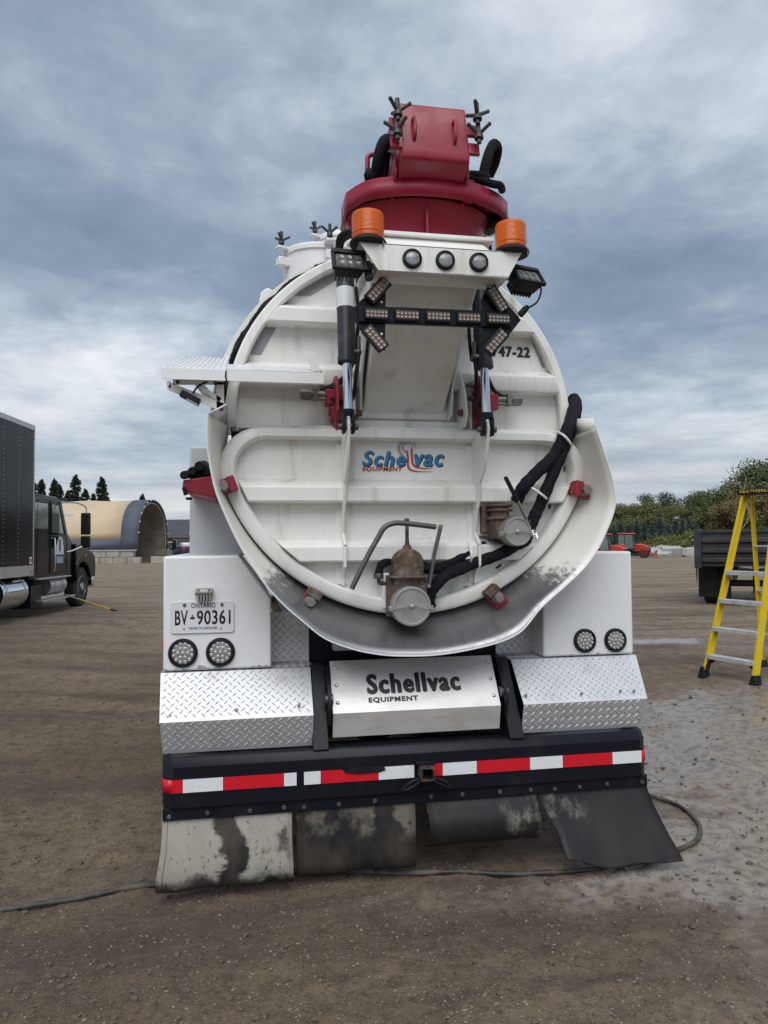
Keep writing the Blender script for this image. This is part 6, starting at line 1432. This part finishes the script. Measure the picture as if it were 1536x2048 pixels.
nmk = {'b_ol': 'olive green broadleaf tree in the wood behind the tractors', 'b_gr': 'mid green broadleaf tree in the wood behind the tractors', 'b_dk': 'dark green tall broadleaf tree in the wood behind the tractors', 'b_go': 'broadleaf tree turning gold in the wood behind the dump trailer'}
for key, px_, ty_, dep in (('b_ol',1228,1012,96), ('b_ol',1256,1012,94), ('b_gr',1240,1016,104), ('b_ol',1290,1008,92), ('b_dk',1300,988,112), ('b_dk',1328,987,114), ('b_gr',1318,1010,100), ('b_ol',1342,1014,90), ('b_dk',1366,996,108), ('b_dk',1392,994,104), ('b_gr',1408,986,100), ('b_dk',1424,984,106), ('b_ol',1440,990,92), ('b_gr',1462,976,92), ('b_go',1478,984,80), ('b_dk',1496,945,98), ('b_gr',1528,925,92), ('b_dk',1560,930,96), ('b_go',1512,985,76), ('b_ol',1540,985,74), ('b_gr',1600,935,92), ('b_dk',1190,1010,110), ('b_ol',1160,1015,104), ('b_gr',1120,1012,106), ('b_dk',1080,1010,110), ('b_ol',1040,1014,104), ('b_gr',1660,930,90)):
    where = 'behind the ladder' if px_ > 1470 else 'behind the dump trailer' if px_ > 1388 else 'behind the broken concrete' if px_ > 1305 else 'behind the tractors'
    plant('broadleaf_tree', key, mk[key], px_, dep, top_scale(px_, ty_, dep, ht[key]), nmk[key].split(' in the wood')[0]+' in the wood '+where, random.uniform(0, 6.28), GT)
for px_, ty_, dep in ((1228,1046,80), (1243,1043,82), (1259,1046,81), (1274,1040,83), (1290,1041,82), (1305,1042,80), (1322,1033,83), (1338,1046,80), (1352,1037,82), (1366,1036,80), (1380,1034,82), (1395,1046,81), (1210,1046,82)):
    key = random.choice(('c_sp', 'c_s2')); plant('spruce_tree', key, mk[key], px_, dep, top_scale(px_, ty_, dep, 6), 'small blue-green spruce in the row before the broadleaf wood', random.uniform(0, 6.28), 'row of young spruces')
for px_, ty_, dep in ((1310,1076,79), (1326,1073,79.5), (1343,1074,78), (1358,1072,80), (1375,1074,77.5), (1392,1066,79), (1404,1064,77.5), (1366,1080,77), (1318,1082,78), (1416,1066,77.5)):
    plant('shrub', 'b_sh', mk['b_sh'], px_, dep, max(.5, top_scale(px_, ty_, dep, 2.0)), 'yellow-green shrub behind the broken concrete', random.uniform(0, 6.28), 'shrubs behind the rubble', cat='shrub')
for px_, ty_, dep, lb in ((82,958,100,'dark fir'), (108,958,103,'dark fir'), (117,965,104,'dark fir'), (150,946,96,'dark fir'), (170,975,105,'dark fir'), (203,951,98,'dark fir'), (284,988,120,'dark fir'), (186,985,110,'dark fir'), (135,978,106,'dark fir'), (66,962,104,'dark fir'), (30,950,100,'dark fir')):
    key = random.choice(('c_f1', 'c_f2')); plant('fir_tree', key, mk[key], px_, dep, top_scale(px_, ty_, dep, 12), 'dark fir standing alone past the shelter\'s open end' if px_ == 284 else 'dark fir rising behind the fabric shelter', random.uniform(0, 6.28), None if px_ == 284 else 'firs behind the shelter')
# bare dead branches in front of the wood
db = thing('dead_tree', 'bare grey dead tree standing out of the wood behind the ladder', 'tree', (0,0,0)); mb = MB(); dd = 70
for q, r_ in (([(1512,1075), (1500,1030), (1486,985), (1478,968)], .10), ([(1478,968), (1470,955), (1466,935), (1468,928)], .05), ([(1478,968), (1462,966), (1450,958), (1444,955)], .05), ([(1470,955), (1456,944), (1452,936)], .035), ([(1486,985), (1492,960), (1488,945)], .05), ([(1500,1030), (1490,1050), (1478,1060)], .05), ([(1462,966), (1455,972), (1449,972)], .03), ([(1466,940), (1460,930)], .025)):
    pts = spline([D(a, c, dd) for a, c in q], 4); mb.tube(pts, [r_*(1-.65*i_/len(pts)) for i_ in range(len(pts))], 6)
mb.build('branches', M_dead, db)
